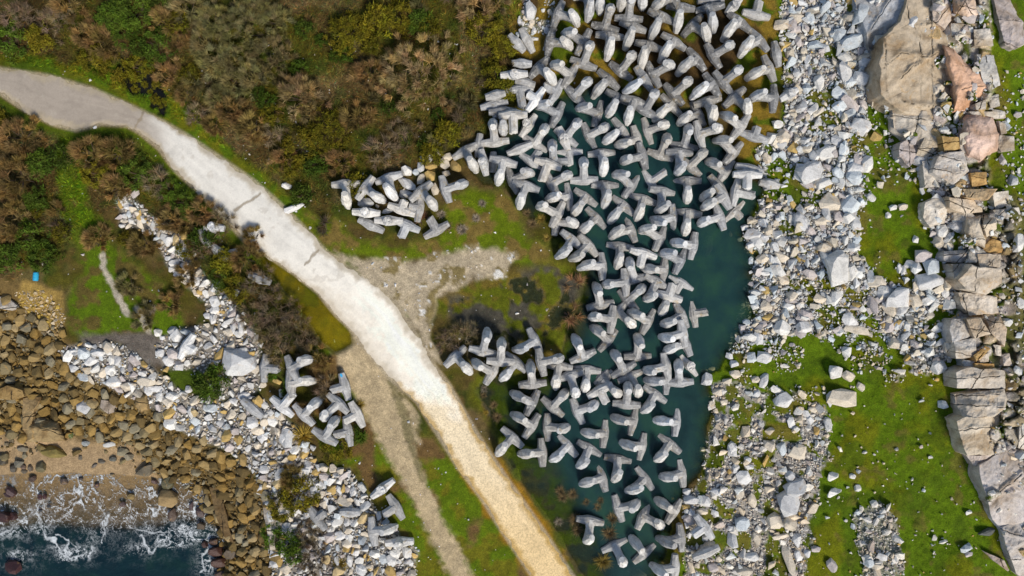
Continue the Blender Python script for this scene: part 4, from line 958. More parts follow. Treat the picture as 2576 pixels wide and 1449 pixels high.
DOL = []
def mat4(R, o):
    M = Matrix([[R[0][0], R[0][1], R[0][2], o[0]], [R[1][0], R[1][1], R[1][2], o[1]], [R[2][0], R[2][1], R[2][2], o[2]], [0, 0, 0, 1]])
    return M
R_Y = Matrix(((1,0,0,0),(0,0,1,0),(0,-1,0,0),(0,0,0,1)))            # mesh z -> y
R_X = Matrix(((0,0,1,0),(0,1,0,0),(-1,0,0,0),(0,0,0,1)))            # mesh z -> x
rd = random.Random(11)
def tone_of(u, v, raised):
    base = rd.gauss(.43, .045) + (.05 if raised else 0)
    if u < 1000 : base += .03
    w = rd.gauss(0, .012)
    return (base + w * .6 + .002, base, base + .002 - w)
def paint(root, parts, tone, limb_tone=()):
    # tone factor per limb: lower limbs coloured darker, raised ones lighter
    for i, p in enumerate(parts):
        k = limb_tone[i] if i < len(limb_tone) else 1.0
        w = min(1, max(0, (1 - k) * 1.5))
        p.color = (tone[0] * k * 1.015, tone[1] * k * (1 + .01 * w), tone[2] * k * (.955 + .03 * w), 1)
def whole(B, F, T, zoff=0.0):
    R, o = fit_whole(B, F, T, zoff)
    root = empty('dolos'); root.matrix_world = mat4(R, o)
    a = link('fluke', rd.choice(FLUKES), root); a.matrix_local = R_Y @ Matrix.Rotation(math.pi, 4, 'Z')
    b_ = link('fluke', rd.choice(FLUKES), root); b_.matrix_local = Matrix.Translation((LS, 0, 0))
    s = link('shank', rd.choice(SHANKS), root); s.matrix_local = R_X
    t = tone_of(*B, zoff > .2)
    up_ = B[1] < 300; low = o[2] < .75 or up_
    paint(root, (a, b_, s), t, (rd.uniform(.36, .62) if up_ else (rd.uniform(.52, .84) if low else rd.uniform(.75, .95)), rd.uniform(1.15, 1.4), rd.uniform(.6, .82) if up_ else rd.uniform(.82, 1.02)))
    DOL.append(dict(o=root, u=(B[0] + F[0]) / 2, v=(B[1] + F[1]) / 2, d=(F[0] - B[0], F[1] - B[1]), k='whole', z=zoff, t=t[1]))
    return root
def half(B, E, zoff=0.0, pitch=None):
    d = np.array([E[0] - B[0], E[1] - B[1]]); L = np.hypot(*d)
    ln = min(STUBS, key=lambda q: abs(q * H * 23 * 1.03 - L))
    pit = rd.uniform(.0, .14) if pitch is None else pitch
    R = rotN(math.atan2(-d[1], d[0]), pit, rd.gauss(0, .06))
    gz = max(zg1(B[0], B[1]), -.8) + zoff
    S2 = np.array(octp(.108 * H, -.5 * H, 'y', 0) + octp(.108 * H, .5 * H, 'y', 0) + octp(.185 * H, -.1 * H, 'y', 0) + octp(.185 * H, .1 * H, 'y', 0))
    z = gz - (S2 @ R.T)[:, 2].min() - .05
    x, y, _ = pt(B[0], B[1], z)
    root = empty('broken_dolos'); root.matrix_world = mat4(R, (x, y, z))
    a = link('fluke', rd.choice(FLUKES), root); a.matrix_local = R_Y @ Matrix.Rotation(math.pi, 4, 'Z')
    s = link('broken_shank', rd.choice(STUBS[ln]), root); s.matrix_local = R_X
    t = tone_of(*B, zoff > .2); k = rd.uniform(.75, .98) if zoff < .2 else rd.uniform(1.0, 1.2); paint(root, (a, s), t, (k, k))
    DOL.append(dict(o=root, u=B[0], v=B[1], d=tuple(d), k='half', z=zoff, t=t[1]))
    return root
def upstub(P1, P2, zoff=0.0, lean=0.0, down=False):
    d = np.array([P2[0] - P1[0], P2[1] - P1[1]]); m = ((P1[0] + P2[0]) / 2, (P1[1] + P2[1]) / 2)
    yaw = math.atan2(-d[1], d[0]) - math.pi / 2
    R = rotN(yaw, math.pi / 2 * (-1 if down else 1) + lean + rd.gauss(0, .12), rd.gauss(0, .05))
    gz = max(zg1(*m), -.8) + zoff; z = gz + .5
    x, y, _ = pt(*m, z)
    root = empty('broken_dolos'); root.matrix_world = mat4(R, (x, y, z))
    a = link('fluke', rd.choice(FLUKES), root); a.matrix_local = R_Y @ Matrix.Rotation(math.pi, 4, 'Z')
    s = link('broken_shank', rd.choice(STUBS[.36]), root); s.matrix_local = R_X
    L = np.hypot(*d); root.scale = (1, min(1.0, max(.72, L / 74.0)), 1)
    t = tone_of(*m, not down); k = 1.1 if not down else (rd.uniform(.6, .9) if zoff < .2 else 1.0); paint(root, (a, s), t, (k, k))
    DOL.append(dict(o=root, u=m[0], v=m[1], d=tuple(d), k='bar' if down else 'stub', z=zoff, t=t[1]))
    return root

DT = dict(A=(1900,0), B=(2500,0), C=(1800,400), D=(2400,500), E=(1200,500), F=(2100,850), G=(1700,1250), H=(2250,1250), I=(2200,1668), J=(900,1250), K=(1000,1668), M=(400,700))
def cv(t, x, y):
    ox, oy = DT[t]; return ((ox + x / 2.415) / 1.56522, (oy + y / 2.415) / 1.56522)
# whole blocks: bar centre, far end, upper tip  [, lift]
WHOLE = """A 1165 265 1225 35 1220 72|A 720 140 905 235 862 108|A 990 -30 1000 205 1035 15|A 1130 -90 1115 95 1110 10|A 1390 165 1415 -40 1412 0|A 1325 -120 1310 65 1325 -10|A 1525 -130 1515 50 1515 -10|A 1790 -20 1650 75 1690 0|A 1885 70 1840 310 1872 125|A 1700 150 1590 385 1668 205|A 1430 255 1350 480 1428 275|A 1205 345 1180 580 1235 370|A 640 400 860 460 775 370|A 955 400 755 310 868 295|A 960 610 1040 390 1005 440
A 835 720 625 610 748 600|A 545 650 690 800 605 668|A 880 905 1030 745 970 785|A 1200 755 1030 945 1160 770|A 1315 680 1455 490 1395 520|A 1580 445 1505 655 1530 460|A 1820 395 1680 600 1770 410|A 1630 710 1815 600 1745 585|A 1525 745 1345 880 1495 785|A 700 1090 510 1020 620 960|A 1100 1090 860 1030 1015 995|A 1285 925 1165 1140 1270 965|A 1450 955 1370 1190 1385 1055 .3|A 1545 1060 1670 845 1612 888|A 1790 1000 1620 1160 1752 1010|A 1560 1250 1790 1180 1695 1180|A 1010 1290 1210 1195 1135 1220|A 1320 1230 1125 1380 1280 1255
A 790 1310 930 1130 895 1175|A 500 1370 620 1170 575 1260|A 195 1080 200 1260 195 1195|A 120 1350 95 1135 95 1190
C 1720 350 1465 430 1630 400|C 1790 510 1525 590 1590 545|C 1370 490 1385 740 1410 550|C 1650 810 1460 690 1625 670|C 1205 745 1190 530 1215 595|C 1400 795 1390 1040 1450 855|C 440 565 385 795 410 690 .5|C 660 795 585 1025 600 910|C 520 760 745 680 640 640|C 880 790 1115 680 1040 690|C 925 585 905 345 895 440|C 60 440 215 715 125 560|C 1045 910 840 940 965 880|C 955 1080 765 1000 800 960|C 960 1150 1150 1190 1060 1110|C 1215 920 1090 1090 1180 970|C 1320 1105 1140 1270 1270 1160|C 1580 985 1420 1180 1540 1020|C 1650 1220 1425 1310 1565 1180|C 1770 925 1690 1165 1760 985
B 720 80 745 300 730 160|B 990 215 835 385 930 205|B 560 260 690 390 655 230|B 745 530 945 400 890 430|B 1185 385 985 540 1085 360|B 1280 650 1045 755 1205 655|B 580 570 400 710 520 560|B 375 895 540 745 480 770|B 735 810 525 940 665 800|B 840 780 1015 640 975 665|B 945 930 1080 1105 1075 960|B 1315 940 1085 950 1205 860|B 690 975 735 1180 755 1030|B 605 1085 390 1200 495 1080|B 1000 1200 810 1080 940 1125|B 610 1280 835 1210 770 1190|B 470 1390 515 1180 525 1250
D 480 270 560 65 565 130|D 1170 250 990 120 1150 105|D 655 225 625 475 720 395|D 775 370 915 225 865 250|D 1100 430 895 310 1030 350|D 1090 660 870 780 960 715 .6|D 1040 560 845 710 960 620|D 1070 850 815 940 890 885|D 740 515 735 745 740 585|D 485 610 430 810 580 760|D 475 1070 265 990 410 920|D 600 850 370 870 505 940|D 745 825 710 1045 735 895|D 795 1130 560 1090 700 1110|D 660 1280 460 1200 615 1180|D 100 1130 60 1380 110 1215
F 370 220 200 420 355 315|F 530 265 330 430 455 395|F 655 485 410 500 565 430|F 965 605 905 380 905 485|F 1240 515 1000 490 1170 515|F 880 630 655 650 710 655|F 635 845 580 635 630 725|F 895 810 1070 650 1010 705|F 1170 615 1040 810 1155 790|F 1290 750 1200 960 1260 830|F 1410 945 1190 1040 1330 1010|F 1430 1110 1185 1150 1290 1190 .4|F 1430 1220 1250 1290 1350 1230|F 760 990 520 960 580 940 .4|F 810 920 970 1060 890 985|F 1090 1010 870 900 1035 940|F 710 1190 520 1030 665 1110|F 470 1335 375 1125 440 1235|F 985 1335 970 1105 1040 1225|H 500 505 375 300 440 370
H 905 460 680 490 745 535|H 900 600 665 590 850 620|H 1030 620 1010 390 1015 480|H 525 840 530 605 545 655|H 560 560 640 770 640 655|H 320 620 470 740 395 690|H 790 725 650 920 775 820|H 590 990 340 930 520 1000|H 995 1000 750 970 950 985|H 315 1105 60 1080 255 1120|H 675 1225 420 1170 610 1250|H 935 1195 775 1385 890 1290|H 170 1235 40 1450 155 1360
G 480 325 530 100 540 190|G 655 425 665 195 665 260 .4|G 220 370 385 545 310 440|G 580 520 380 400 445 470|G 800 420 640 610 740 520|G 985 215 755 320 895 300|G 1030 430 1255 375 1205 390 .2|G 960 635 935 395 940 530|G 1210 460 1180 700 1170 570|G 1310 530 1385 780 1375 725 .4|G 1480 480 1450 740 1465 620|G 960 815 730 700 870 770|G 1150 850 1290 680 1235 760|G 1380 890 1590 790 1515 870|G 955 1040 735 900 885 965|G 1090 1040 1335 1030 1225 1080|G 770 1140 600 1335 700 1190|G 1055 1285 800 1300 950 1290|G 1295 1215 1105 1380 1240 1290
I 560 325 510 585 590 455|I 420 515 165 590 340 530|I 815 515 615 660 795 610|I 1170 470 925 500 1105 520|I 555 805 785 720 710 820|I 1100 840 880 690 1055 790|I 790 880 1015 1010 945 920|I 300 900 265 1185 320 1095|I 520 1140 640 1390 610 1290|I 815 1240 645 1030 795 1205|I 1165 1080 910 1090 1095 1170|I 1115 1370 850 1340 1000 1450
J 590 500 835 390 705 370|J 570 640 845 600 720 580|J 715 925 885 770 795 830|J 1050 810 870 990 905 905|J 905 1145 1040 945 1000 985|K 1110 1030 1390 970 1235 1025
E 390 530 415 790 385 655|E 570 575 765 710 665 660|E 800 480 880 720 760 560|E 1090 600 1260 800 1215 700|E 1330 590 1550 530 1480 550"""
for tk in WHOLE.replace('\n', '|').split('|'):
    f = tk.split(); n = [float(x) for x in f[1:]]
    whole(cv(f[0], n[0], n[1]), cv(f[0], n[2], n[3]), cv(f[0], n[4], n[5]), n[6] if len(n) > 6 else 0.0)
# broken halves: bar centre, stub end [, lift]
HALF = """A 700 880 590 820|A 110 990 140 1120|A 350 850 385 1060|A 505 950 410 880 .5|A 290 1090 295 1300 1.3|C 865 590 800 770 .8|C 1060 480 1065 630|C 705 580 785 465|B 1150 145 1175 20|B 1130 1300 1165 1195|D 1310 450 1305 575 1.3|D 1195 620 1390 660 1.0|D 1180 800 1255 875|D 385 525 560 410|D 320 1200 285 1330 .9|F 1285 770 1325 640 .6|F 1400 635 1340 740|F 1515 930 1650 910|H 270 690 330 810 .7|I 1385 980 1260 1070 .6|J 345 480 480 490|J 510 850 620 715 .5|J 1110 655 975 690|J 1225 920 1105 980 .3|J 1140 1090 1010 1115|K 1350 790 1225 870|K 600 900 690 830|E 920 790 960 680 .4|E 970 930 920 1050|E 1255 985 1190 870|E 1090 770 1010 760|A 20 1450 60 1400"""
HL = {}
for tk in HALF.replace('\n', '|').split('|')[:-1]:
    f = tk.split(); n = [float(x) for x in f[1:]]
    HL[tk] = half(cv(f[0], *n[0:2]), cv(f[0], *n[2:4]), n[4] if len(n) > 4 else 0.0)
UPS = "A 165 720 435 700 .4|A 710 1210 830 1430 .5|A 365 1310 500 1080 .3|C 230 450 275 710 .6|B 1370 950 1545 850 .2|B 970 20 900 100 0|H 1030 350 1190 560 0|K 1110 720 1340 510 0|K 1240 1140 1530 1110 0|E 450 810 725 820 .4|E 660 890 940 890 .4|M 990 480 1160 480 0"
for tk in UPS.split('|'):
    f = tk.split(); n = [float(x) for x in f[1:]]; upstub(cv(f[0], *n[0:2]), cv(f[0], *n[2:4]), n[4], lean=rd.uniform(-.2, .2))
BARS = "A 250 330 400 490 .2|A 370 265 475 505 .2|A 280 600 465 605 .2|A 340 770 470 810 .1|A 30 930 215 880 .7|C 340 510 340 640 0|C 215 300 200 540 0|C 470 500 720 400 .8|B 590 15 850 0 0|B 1320 390 1365 640 0|D 1180 370 1480 430 .5|D 1450 525 1590 560 .6|D 950 1030 920 1230 -.45|H 350 490 220 640 .1|I 1260 1280 1540 1170 .4|I 690 1385 790 1445 -.3|J 120 780 330 950 .2|K 815 840 1015 845 .1|E 510 870 750 1000 0|M 930 490 1040 660 0|M 1400 920 1610 1000 -.1|M 1090 680 1160 745 0|F 1410 590 1180 420 -.2"
for tk in BARS.split('|')[:-1]:
    f = tk.split(); n = [float(x) for x in f[1:]]; upstub(cv(f[0], *n[0:2]), cv(f[0], *n[2:4]), n[4], down=True)
# the half dolos among beach stones
f1 = half(((0 + 1520 / 2.07) / 1.56522, (1000 + 750 / 2.07) / 1.56522), ((0 + 1590 / 2.07) / 1.56522, (1000 + 790 / 2.07) / 1.56522), .5)

# a dab of light blue paint on the end of one broken block
def paint_mark():
    root = HL["J 1110 655 975 690"]; r = random.Random(2); bm = bmesh.new()
    pts = [(math.cos(a) * r.uniform(.10, .17), math.sin(a) * r.uniform(.16, .26)) for a in [i * .7 for i in range(9)]]
    lo = [bm.verts.new((x, y, 0)) for x, y in pts]; hi = [bm.verts.new((x * .96, y * .96, .012)) for x, y in pts]
    bm.faces.new(hi); bm.faces.new(lo[::-1])
    for i in range(9): bm.faces.new((lo[i], lo[(i + 1) % 9], hi[(i + 1) % 9], hi[i]))
    bmesh.ops.recalc_face_normals(bm, faces=bm.faces[:])
    me = bpy.data.meshes.new('paint_mark'); bm.to_mesh(me); bm.free(); me.materials.append(mat_plain('sky_blue_paint', (.06, .42, .75), .6))
    o = link('paint_mark', me, root); o.location = (0, -.42 * H, .128 * H); o.rotation_euler = (.165, 0, 0)
paint_mark()
# ---------------------------------------------------------------- bedrock ledges and slabs
SLABS = []
def slab(poly, h, colr, label=None, dome=False, seed=0, slope=.22, name='bedrock_ledge', wet=False, rise_to=None, sharp=.5, joints=None):
    r = random.Random(seed); P = np.asarray(poly, float)
    c = P.mean(0)
    big = math.sqrt(abs(np.sum(P[:, 0] * np.roll(P[:, 1], -1) - np.roll(P[:, 0], -1) * P[:, 1])) / 2) > 38
    n = 240 if big else 110
    Q = np.vstack([P, P[:1]]); q = resample(Q, n + 1)[:-1]
    nz = fbm(q[:, 0] * 1.0 + seed * 9, q[:, 1], 22, 200 + seed % 40, 4)[:, None]
    size = math.sqrt(max(1, abs(np.sum(P[:, 0] * np.roll(P[:, 1], -1) - np.roll(P[:, 0], -1) * P[:, 1])) / 2))
    q = c + (q - c) * 1.07
    dirv = (q - c); dl = np.hypot(dirv[:, 0], dirv[:, 1])[:, None]
    q = q + dirv / (dl + 1e-6) * nz * min(9, size * .13)
    rings = [1.0, .985, .96] + list(np.linspace(.92, .03, 34 if big else 14))
    if joints is None:
        joints = []
        for i in range(r.choice((1, 2, 2, 3)) if big else r.choice((0, 1))):
            a_ = r.choice((.1, .1, 1.45, -.95)) + r.gauss(0, .15); m0 = c + np.array([r.gauss(0, .22), r.gauss(0, .22)]) * size
            e_ = np.array([math.cos(a_), math.sin(a_)]) * size
            joints.append([m0 - e_, m0 + e_ * r.uniform(.2, 1)])
    base = float(np.median(zg(q[:, 0], q[:, 1]))); low = float(zg(q[:, 0], q[:, 1]).min()) - .35
    planes = [(r.gauss(0, slope), r.gauss(0, slope), r.uniform(.85, 1.15)) for _ in range(4)]
    if rise_to: planes = [(rise_to[0] + r.gauss(0, .05), rise_to[1] + r.gauss(0, .05), r.uniform(.95, 1.1)) for _ in range(3)]
    V = []; JV = []; m = size / 23.0
    for k, t in enumerate(rings):
        uv = c + (q - c) * t
        x = (uv[:, 0] - c[0]) / 23.0; y = -(uv[:, 1] - c[1]) / 23.0
        if dome: z = h * np.clip(1 - (t * .985) ** 3.4, 0, 1) ** .55 + .25 * h * np.sin(.02 * (uv[:, 0] - c[0]) + seed)
        else:
            z = np.min([h * s + a * x + b_ * y for a, b_, s in planes], 0)
            z = np.minimum(z, h * (.35 + sharp) + (1 - t) * m * 1.6)
        z = z + .10 * m ** .4 * fbm(uv[:, 0] + 31 * seed, uv[:, 1], 40, 240, 4) + .14 * fbm(uv[:, 0], uv[:, 1] + 17 * seed, 8, 260, 3)
        if k == 0: z = np.maximum(z - .25, .1)
        jd = np.zeros(n)
        for jl in joints:
            dj = pline(jl, uv[:, 0] + 9 * fbm(uv[:, 0], uv[:, 1], 14, 280, 4), uv[:, 1] + 9 * fbm(uv[:, 0] + 90, uv[:, 1], 14, 290, 4))
            jd = np.maximum(jd, sstep(1.5, .2, dj) * sstep(-.22, .0, fbm(uv[:, 0], uv[:, 1], 30, 285, 3)) * .85); z = z + .10 * m ** .5 * np.tanh((uv[:, 0] - jl[0][0]) * .02) * sstep(14, 0, dj)
        z = z - .14 * jd; JV.append(jd)
        V.append((uv, base + z))
    zt = np.maximum(V[1][1], low + .3)
    out = []
    kk = (CAMH - zt) / FD
    X = (V[0][0][:, 0] - CU) * kk; Y = -(V[0][0][:, 1] - CV) * kk; cx, cy = X.mean(), Y.mean()
    out.append(np.column_stack([cx + (X - cx) * 1.03, cy + (Y - cy) * 1.03, np.full(n, low)]))
    for uv, z in V:
        z = np.maximum(z, low + .2); kk = (CAMH - z) / FD
        out.append(np.column_stack([(uv[:, 0] - CU) * kk, -(uv[:, 1] - CV) * kk, z]))
    zc = float(out[-1][:, 2].mean()); nr = len(out)
    A = np.concatenate(out + [np.array([pt(c[0], c[1], zc)])])
    o0 = np.array(pt(c[0], c[1], base)); A = A - o0
    idx = np.arange(nr * n).reshape(nr, n); nx = np.roll(idx, -1, 1)
    F = np.stack([idx[:-1], nx[:-1], nx[1:], idx[1:]], -1).reshape(-1, 4)[:, ::-1]
    # outline given clockwise or not: make the faces look up
    area = np.sum(A[idx[1], 0] * np.roll(A[idx[1], 1], -1) - np.roll(A[idx[1], 0], -1) * A[idx[1], 1])
    T = np.stack([idx[-1], nx[-1], np.full(n, nr * n)], -1)
    if area > 0: F = F[:, ::-1]
    else: T = T[:, ::-1]
    o = link(name, npmesh(name, A, [F, T], M_WET if wet else M_SLAB, dome or big, None, {'joint': np.concatenate([np.zeros(n)] + JV + [np.zeros(1)])})); o.location = o0
    f = r.uniform(.94, 1.06); o.color = (colr[0] * f, colr[1] * f, colr[2] * f, 1)
    SLABS.append(dict(o=o, u=c[0], v=c[1], s=size, label=label, c=None))
    return o
def tp(t, pts): return [tuv(t, x, y) for x, y in pts]
TANR, GRYR, PNK, MAU, OCR, PALR = (.50,.41,.295), (.51,.47,.41), (.68,.43,.29), (.48,.42,.39), (.54,.35,.14), (.60,.55,.47)
SL = [
 ('R3',[(1050,0),(1230,-30),(1235,170),(1330,270),(1340,370),(1395,560),(1400,830),(1230,870),(1000,830),(860,700),(850,470),(880,290),(1000,180)],1.0,TANR,'large tan bedrock face with long straight cracks',0,(-.06,.0)),
 ('R3',[(640,-20),(1050,-20),(990,180),(880,290),(830,380),(760,360),(720,200)],.8,(.43,.44,.45),'blue-grey stepped bedrock beside the large tan face',0,None),
 ('R3',[(1330,365),(1400,385),(1480,480),(1600,560),(1640,660),(1600,740),(1480,825),(1400,840),(1390,650),(1340,480)],1.6,PNK,'smooth pinkish-orange dome of rock split by one crack',1,None),
 ('R3',[(1470,900),(1560,855),(1680,900),(1740,1020),(1720,1140),(1600,1222),(1510,1190),(1450,1060)],1.9,(.62,.45,.36),'rounded pink and white boulder with dark lichen spots',1,None),
 ('R3',[(1240,-20),(1372,-20),(1375,150),(1330,220),(1240,150)],1.2,(.57,.47,.38),'pale square ledge block at the photo top with pink stain',0,None),
 ('R3',[(1390,-20),(1550,-20),(1580,110),(1500,135),(1400,100)],1.1,(.60,.46,.36),'pinkish rounded ledge block at the photo top',1,None),
 ('R3',[(1380,180),(1530,195),(1520,300),(1440,320),(1385,260)],.8,PALR,'rough pale block ringed by moss near the photo top',0,None),
 ('R3',[(1550,225),(1670,220),(1700,345),(1560,345)],.7,GRYR,'grey slab right of the moss-ringed pale block',0,None),
 ('R3',[(1700,-20),(1960,-20),(1970,310),(1850,365),(1790,340),(1755,200)],.9,MAU,'broad mauve-grey ledge in the upper right corner',0,None),
 ('R3',[(1575,420),(1700,425),(1745,640),(1650,700),(1600,540)],.8,(.50,.48,.44),'long grey block right of the pinkish dome',0,None),
 ('R3',[(1650,735),(1735,720),(1745,800),(1680,820)],.6,GRYR,'small square grey block below the pinkish dome',0,None),
 ('R3',[(1560,790),(1640,760),(1640,830),(1570,835)],.6,GRYR,'small grey wedge between the pinkish dome and the grass',0,None),
 ('R3',[(1690,830),(1785,850),(1790,895),(1700,900)],.6,PALR,'small pale block above the rounded pink boulder',0,None),
 ('R3',[(1520,850),(1690,850),(1720,900),(1640,880),(1540,870)],.9,GRYR,'thin grey ledge capping the rounded pink boulder',0,None),
 ('R3',[(1750,1030),(1850,1040),(1855,1140),(1760,1155),(1720,1090)],.6,GRYR,'grey block pair right of the rounded pink boulder',0,None),
 ('R3',[(1740,920),(1790,940),(1800,1010),(1760,1020)],.6,GRYR,'narrow grey block beside the rounded pink boulder',0,None),
 ('R3',[(950,850),(1240,850),(1400,860),(1330,1020),(1200,1130),(1060,1060),(960,980)],1.1,(.47,.42,.35),'tan-grey bedrock shelf under the large tan face',0,None),
 ('R3',[(1050,1060),(1150,1070),(1150,1150),(1060,1260),(985,1190),(990,1090)],.9,(.45,.40,.38),'mauve-brown rounded slab below the tan-grey shelf',0,None),
 ('R3',[(1200,1010),(1330,1000),(1290,1120),(1170,1210),(1120,1170)],.7,(.5,.43,.33),'tan wedge ledge between mauve slab and ochre block',0,None),
 ('R3',[(1310,1035),(1440,1045),(1440,1130),(1330,1150)],.9,(.42,.29,.12),'ochre-brown block left of the rounded pink boulder',0,None),
 ('R3',[(1290,1180),(1460,1150),(1510,1300),(1390,1400),(1240,1310)],1.2,(.54,.50,.45),'big pale boulder below the ochre-brown block',0,None),
 ('R3',[(1160,1230),(1280,1220),(1250,1330),(1340,1400),(1180,1420)],.7,GRYR,'low grey slab left of the big pale boulder',0,None),
 ('R3',[(1530,1320),(1645,1310),(1650,1400),(1540,1420)],.9,OCR,'ochre block under the rounded pink boulder',0,None),
 ('R4',[(1180,90),(1260,60),(1360,70),(1320,240),(1220,270),(1170,200)],1.1,PALR,'pale upright boulder beside the right edge of the green strip',0,None),
 ('R4',[(1360,50),(1600,85),(1610,160),(1480,175),(1370,130)],1.2,(.52,.43,.32),'long tan boulder lying above a dark gap',0,None),
 ('R4',[(1470,-10),(1720,-10),(1650,70),(1500,50)],1.3,(.50,.37,.22),'ochre-tan overhanging block above the dark gap',0,None),
 ('R4',[(1690,20),(1810,5),(1815,100),(1720,145)],1.0,PALR,'pale block right of the dark gap',0,None),
 ('R4',[(1400,170),(1530,170),(1560,200),(1480,230),(1400,225)],.7,GRYR,'small grey boulder wedged under the long tan one',0,None),
 ('R4',[(1700,150),(1890,130),(1900,180),(1790,210),(1720,200)],.7,GRYR,'low grey shelf reaching into the far right grass',0,None),
 ('R4',[(1500,210),(1600,200),(1640,400),(1640,445),(1520,390),(1475,310)],1.4,(.54,.47,.37),'big smooth tan boulder with an orange foot',1,None),
 ('R4',[(1610,195),(1720,155),(1725,290),(1650,350)],1.0,(.53,.44,.32),'cracked tan block touching the big smooth boulder',0,None),
 ('R4',[(1330,465),(1470,455),(1600,465),(1565,520),(1400,550),(1325,530)],.9,(.48,.45,.42),'flat mauve-grey shelf below the big smooth boulder',0,None),
 ('R4',[(1580,485),(1750,490),(1745,580),(1600,585)],1.0,(.52,.44,.34),'square tan block at the end of the flat shelf',0,None),
 ('R4',[(1620,430),(1700,370),(1790,400),(1760,470),(1640,470)],.8,OCR,'bright ochre rock above the square tan block',0,None),
 ('R4',[(1440,680),(1530,560),(1600,590),(1750,600),(1750,700),(1640,790),(1490,745)],1.7,(.52,.45,.36),'largest pyramid-shaped boulder of the ledge, ochre streaked',0,None),
 ('R4',[(1380,560),(1490,560),(1495,620),(1400,665)],.9,GRYR,'grey boulder left of the pyramid-shaped one',0,None),
 ('R4',[(1440,780),(1620,790),(1720,810),(1730,930),(1520,950),(1460,860)],1.0,(.53,.46,.37),'broad cracked slab below the pyramid-shaped boulder',0,None),
 ('R4',[(1600,900),(1730,930),(1800,1050),(1780,1180),(1680,1080),(1650,1000)],.9,(.54,.44,.33),'ochre-tan ledge stepping down right of two big blocks',0,None),
 ('R4',[(1385,985),(1490,970),(1555,1100),(1390,1150),(1370,1060)],1.3,(.52,.49,.45),'big grey block, left one of two side by side',0,None),
 ('R4',[(1500,985),(1600,970),(1675,1090),(1560,1120)],1.3,(.53,.44,.33),'big tan block, right one of two side by side',0,None),
 ('R4',[(1405,1155),(1560,1120),(1570,1260),(1420,1275)],1.4,(.55,.51,.45),'big pale cube-like boulder under the two side-by-side blocks',0,None),
 ('R4',[(1335,1160),(1390,1145),(1410,1240),(1340,1225)],.8,PALR,'narrow pale boulder left of the cube-like one',0,None),
 ('R4',[(1550,1255),(1640,1185),(1675,1205),(1600,1280),(1570,1300)],.8,OCR,'curved ochre rock right of the cube-like boulder',0,None),
 ('R4',[(1590,1270),(1660,1240),(1660,1300),(1600,1305)],.7,PALR,'small pale rock cupped by the curved ochre one',0,None),
 ('R4',[(1700,1175),(1755,1180),(1760,1260),(1720,1250)],.7,PALR,'slim pale rock standing right of the curved ochre one',0,None),
 ('R4',[(1765,1250),(1820,1240),(1840,1330),(1780,1330)],.7,(.53,.45,.37),'tan rock at the brown grass edge',0,None),
 ('R4',[(1470,1290),(1555,1300),(1545,1345),(1475,1335)],.7,BG_,'blue-grey step below the cube-like boulder',0,None),
 ('R4',[(1560,1315),(1700,1320),(1705,1360),(1560,1355)],.8,OCR,'thin ochre step above the lower ledge',0,None),
 ('R4',[(1425,1385),(1500,1350),(1780,1370),(1775,1500),(1425,1500)],1.3,(.54,.49,.42),'long pale block starting the lower ledge',0,None),
 ('R5',[(1418,70),(1770,30),(1792,100),(1780,160),(1700,235),(1470,232),(1425,140)],1.4,(.52,.46,.38),'banded pale ledge block above a black cleft',0,None),
 ('R5',[(1430,275),(1500,250),(1780,245),(1812,420),(1690,520),(1510,522),(1450,390)],1.4,(.52,.45,.35),'banded tan ledge block with an orange stain below the cleft',0,None),
 ('R5',[(1500,535),(1690,525),(1600,610),(1545,605)],.9,(.50,.44,.40),'thin grey ledge under the orange-stained block',0,None),
 ('R5',[(1600,610),(1820,480),(1960,560),(1960,1000),(1760,1085),(1690,1000),(1640,800),(1605,700)],1.2,(.52,.47,.43),'broad layered ledge of thin beds at the right edge',0,None),
 ('R5',[(1760,1095),(1960,1010),(1980,1500),(1870,1420),(1790,1190)],1.1,(.48,.44,.40),'layered mauve ledge in the lower right corner',0,None),
 ('R5',[(1905,260),(1960,250),(1960,480),(1890,470)],.8,PALR,'white layered outcrop cut by the right edge',0,None),
 ('R5',[(1640,1270),(1780,1330),(1830,1430),(1700,1330)],.6,MAU,'small mauve outcrop in the lower right grass',0,None),
 ('S',[(1710,730),(1780,740),(1830,900),(1870,1080),(1900,1160),(1830,1140),(1760,960)],.9,(.15,.10,.045),'dark layered ledge running down to the surf',0,None),
 ('S',[(210,200),(330,170),(470,200),(520,340),(400,350),(220,350)],1.1,(.30,.22,.11),'smooth tan bedrock hump above the sand',1,None),
 ('S',[(90,1700),(200,1700),(240,1800),(100,1800)],.5,(.1,.05,.04),None,0,None),
 ('L',[(190,1180),(330,1170),(330,1230),(280,1260),(250,1420),(190,1420)],1.0,(.30,.21,.10),'tall brown bedrock rib among brown beach boulders',0,None),
 ('L',[(-20,350),(60,360),(150,430),(100,460),(-20,440)],.7,(.40,.38,.35),'grey slab tilted at the left photo edge',0,None),
 ('L',[(0,1100),(60,1075),(180,1110),(190,1160),(100,1190),(0,1180)],1.1,(.27,.18,.07),'long brown boulder at the left photo edge',0,None),
 ('L',[(1110,1160),(1200,1140),(1210,1270),(1150,1290),(1100,1240)],.9,(.29,.2,.09),'large smooth brown boulder below the white bank',1,None),
 ('L',[(825,1190),(940,1210),(950,1280),(880,1300),(820,1250)],.8,(.30,.25,.2),'large flat grey-brown boulder below the white bank',0,None),
 ('K',[(75,620),(110,620),(200,900),(200,1180),(150,1180),(120,1000),(95,880)],.7,(.46,.41,.34),'long pale ledge edge between white stones and brown boulders',0,None),
 ('R3',[(0,1240),(20,1240),(20,1260),(0,1260)],.3,GRYR,None,0,None),
]
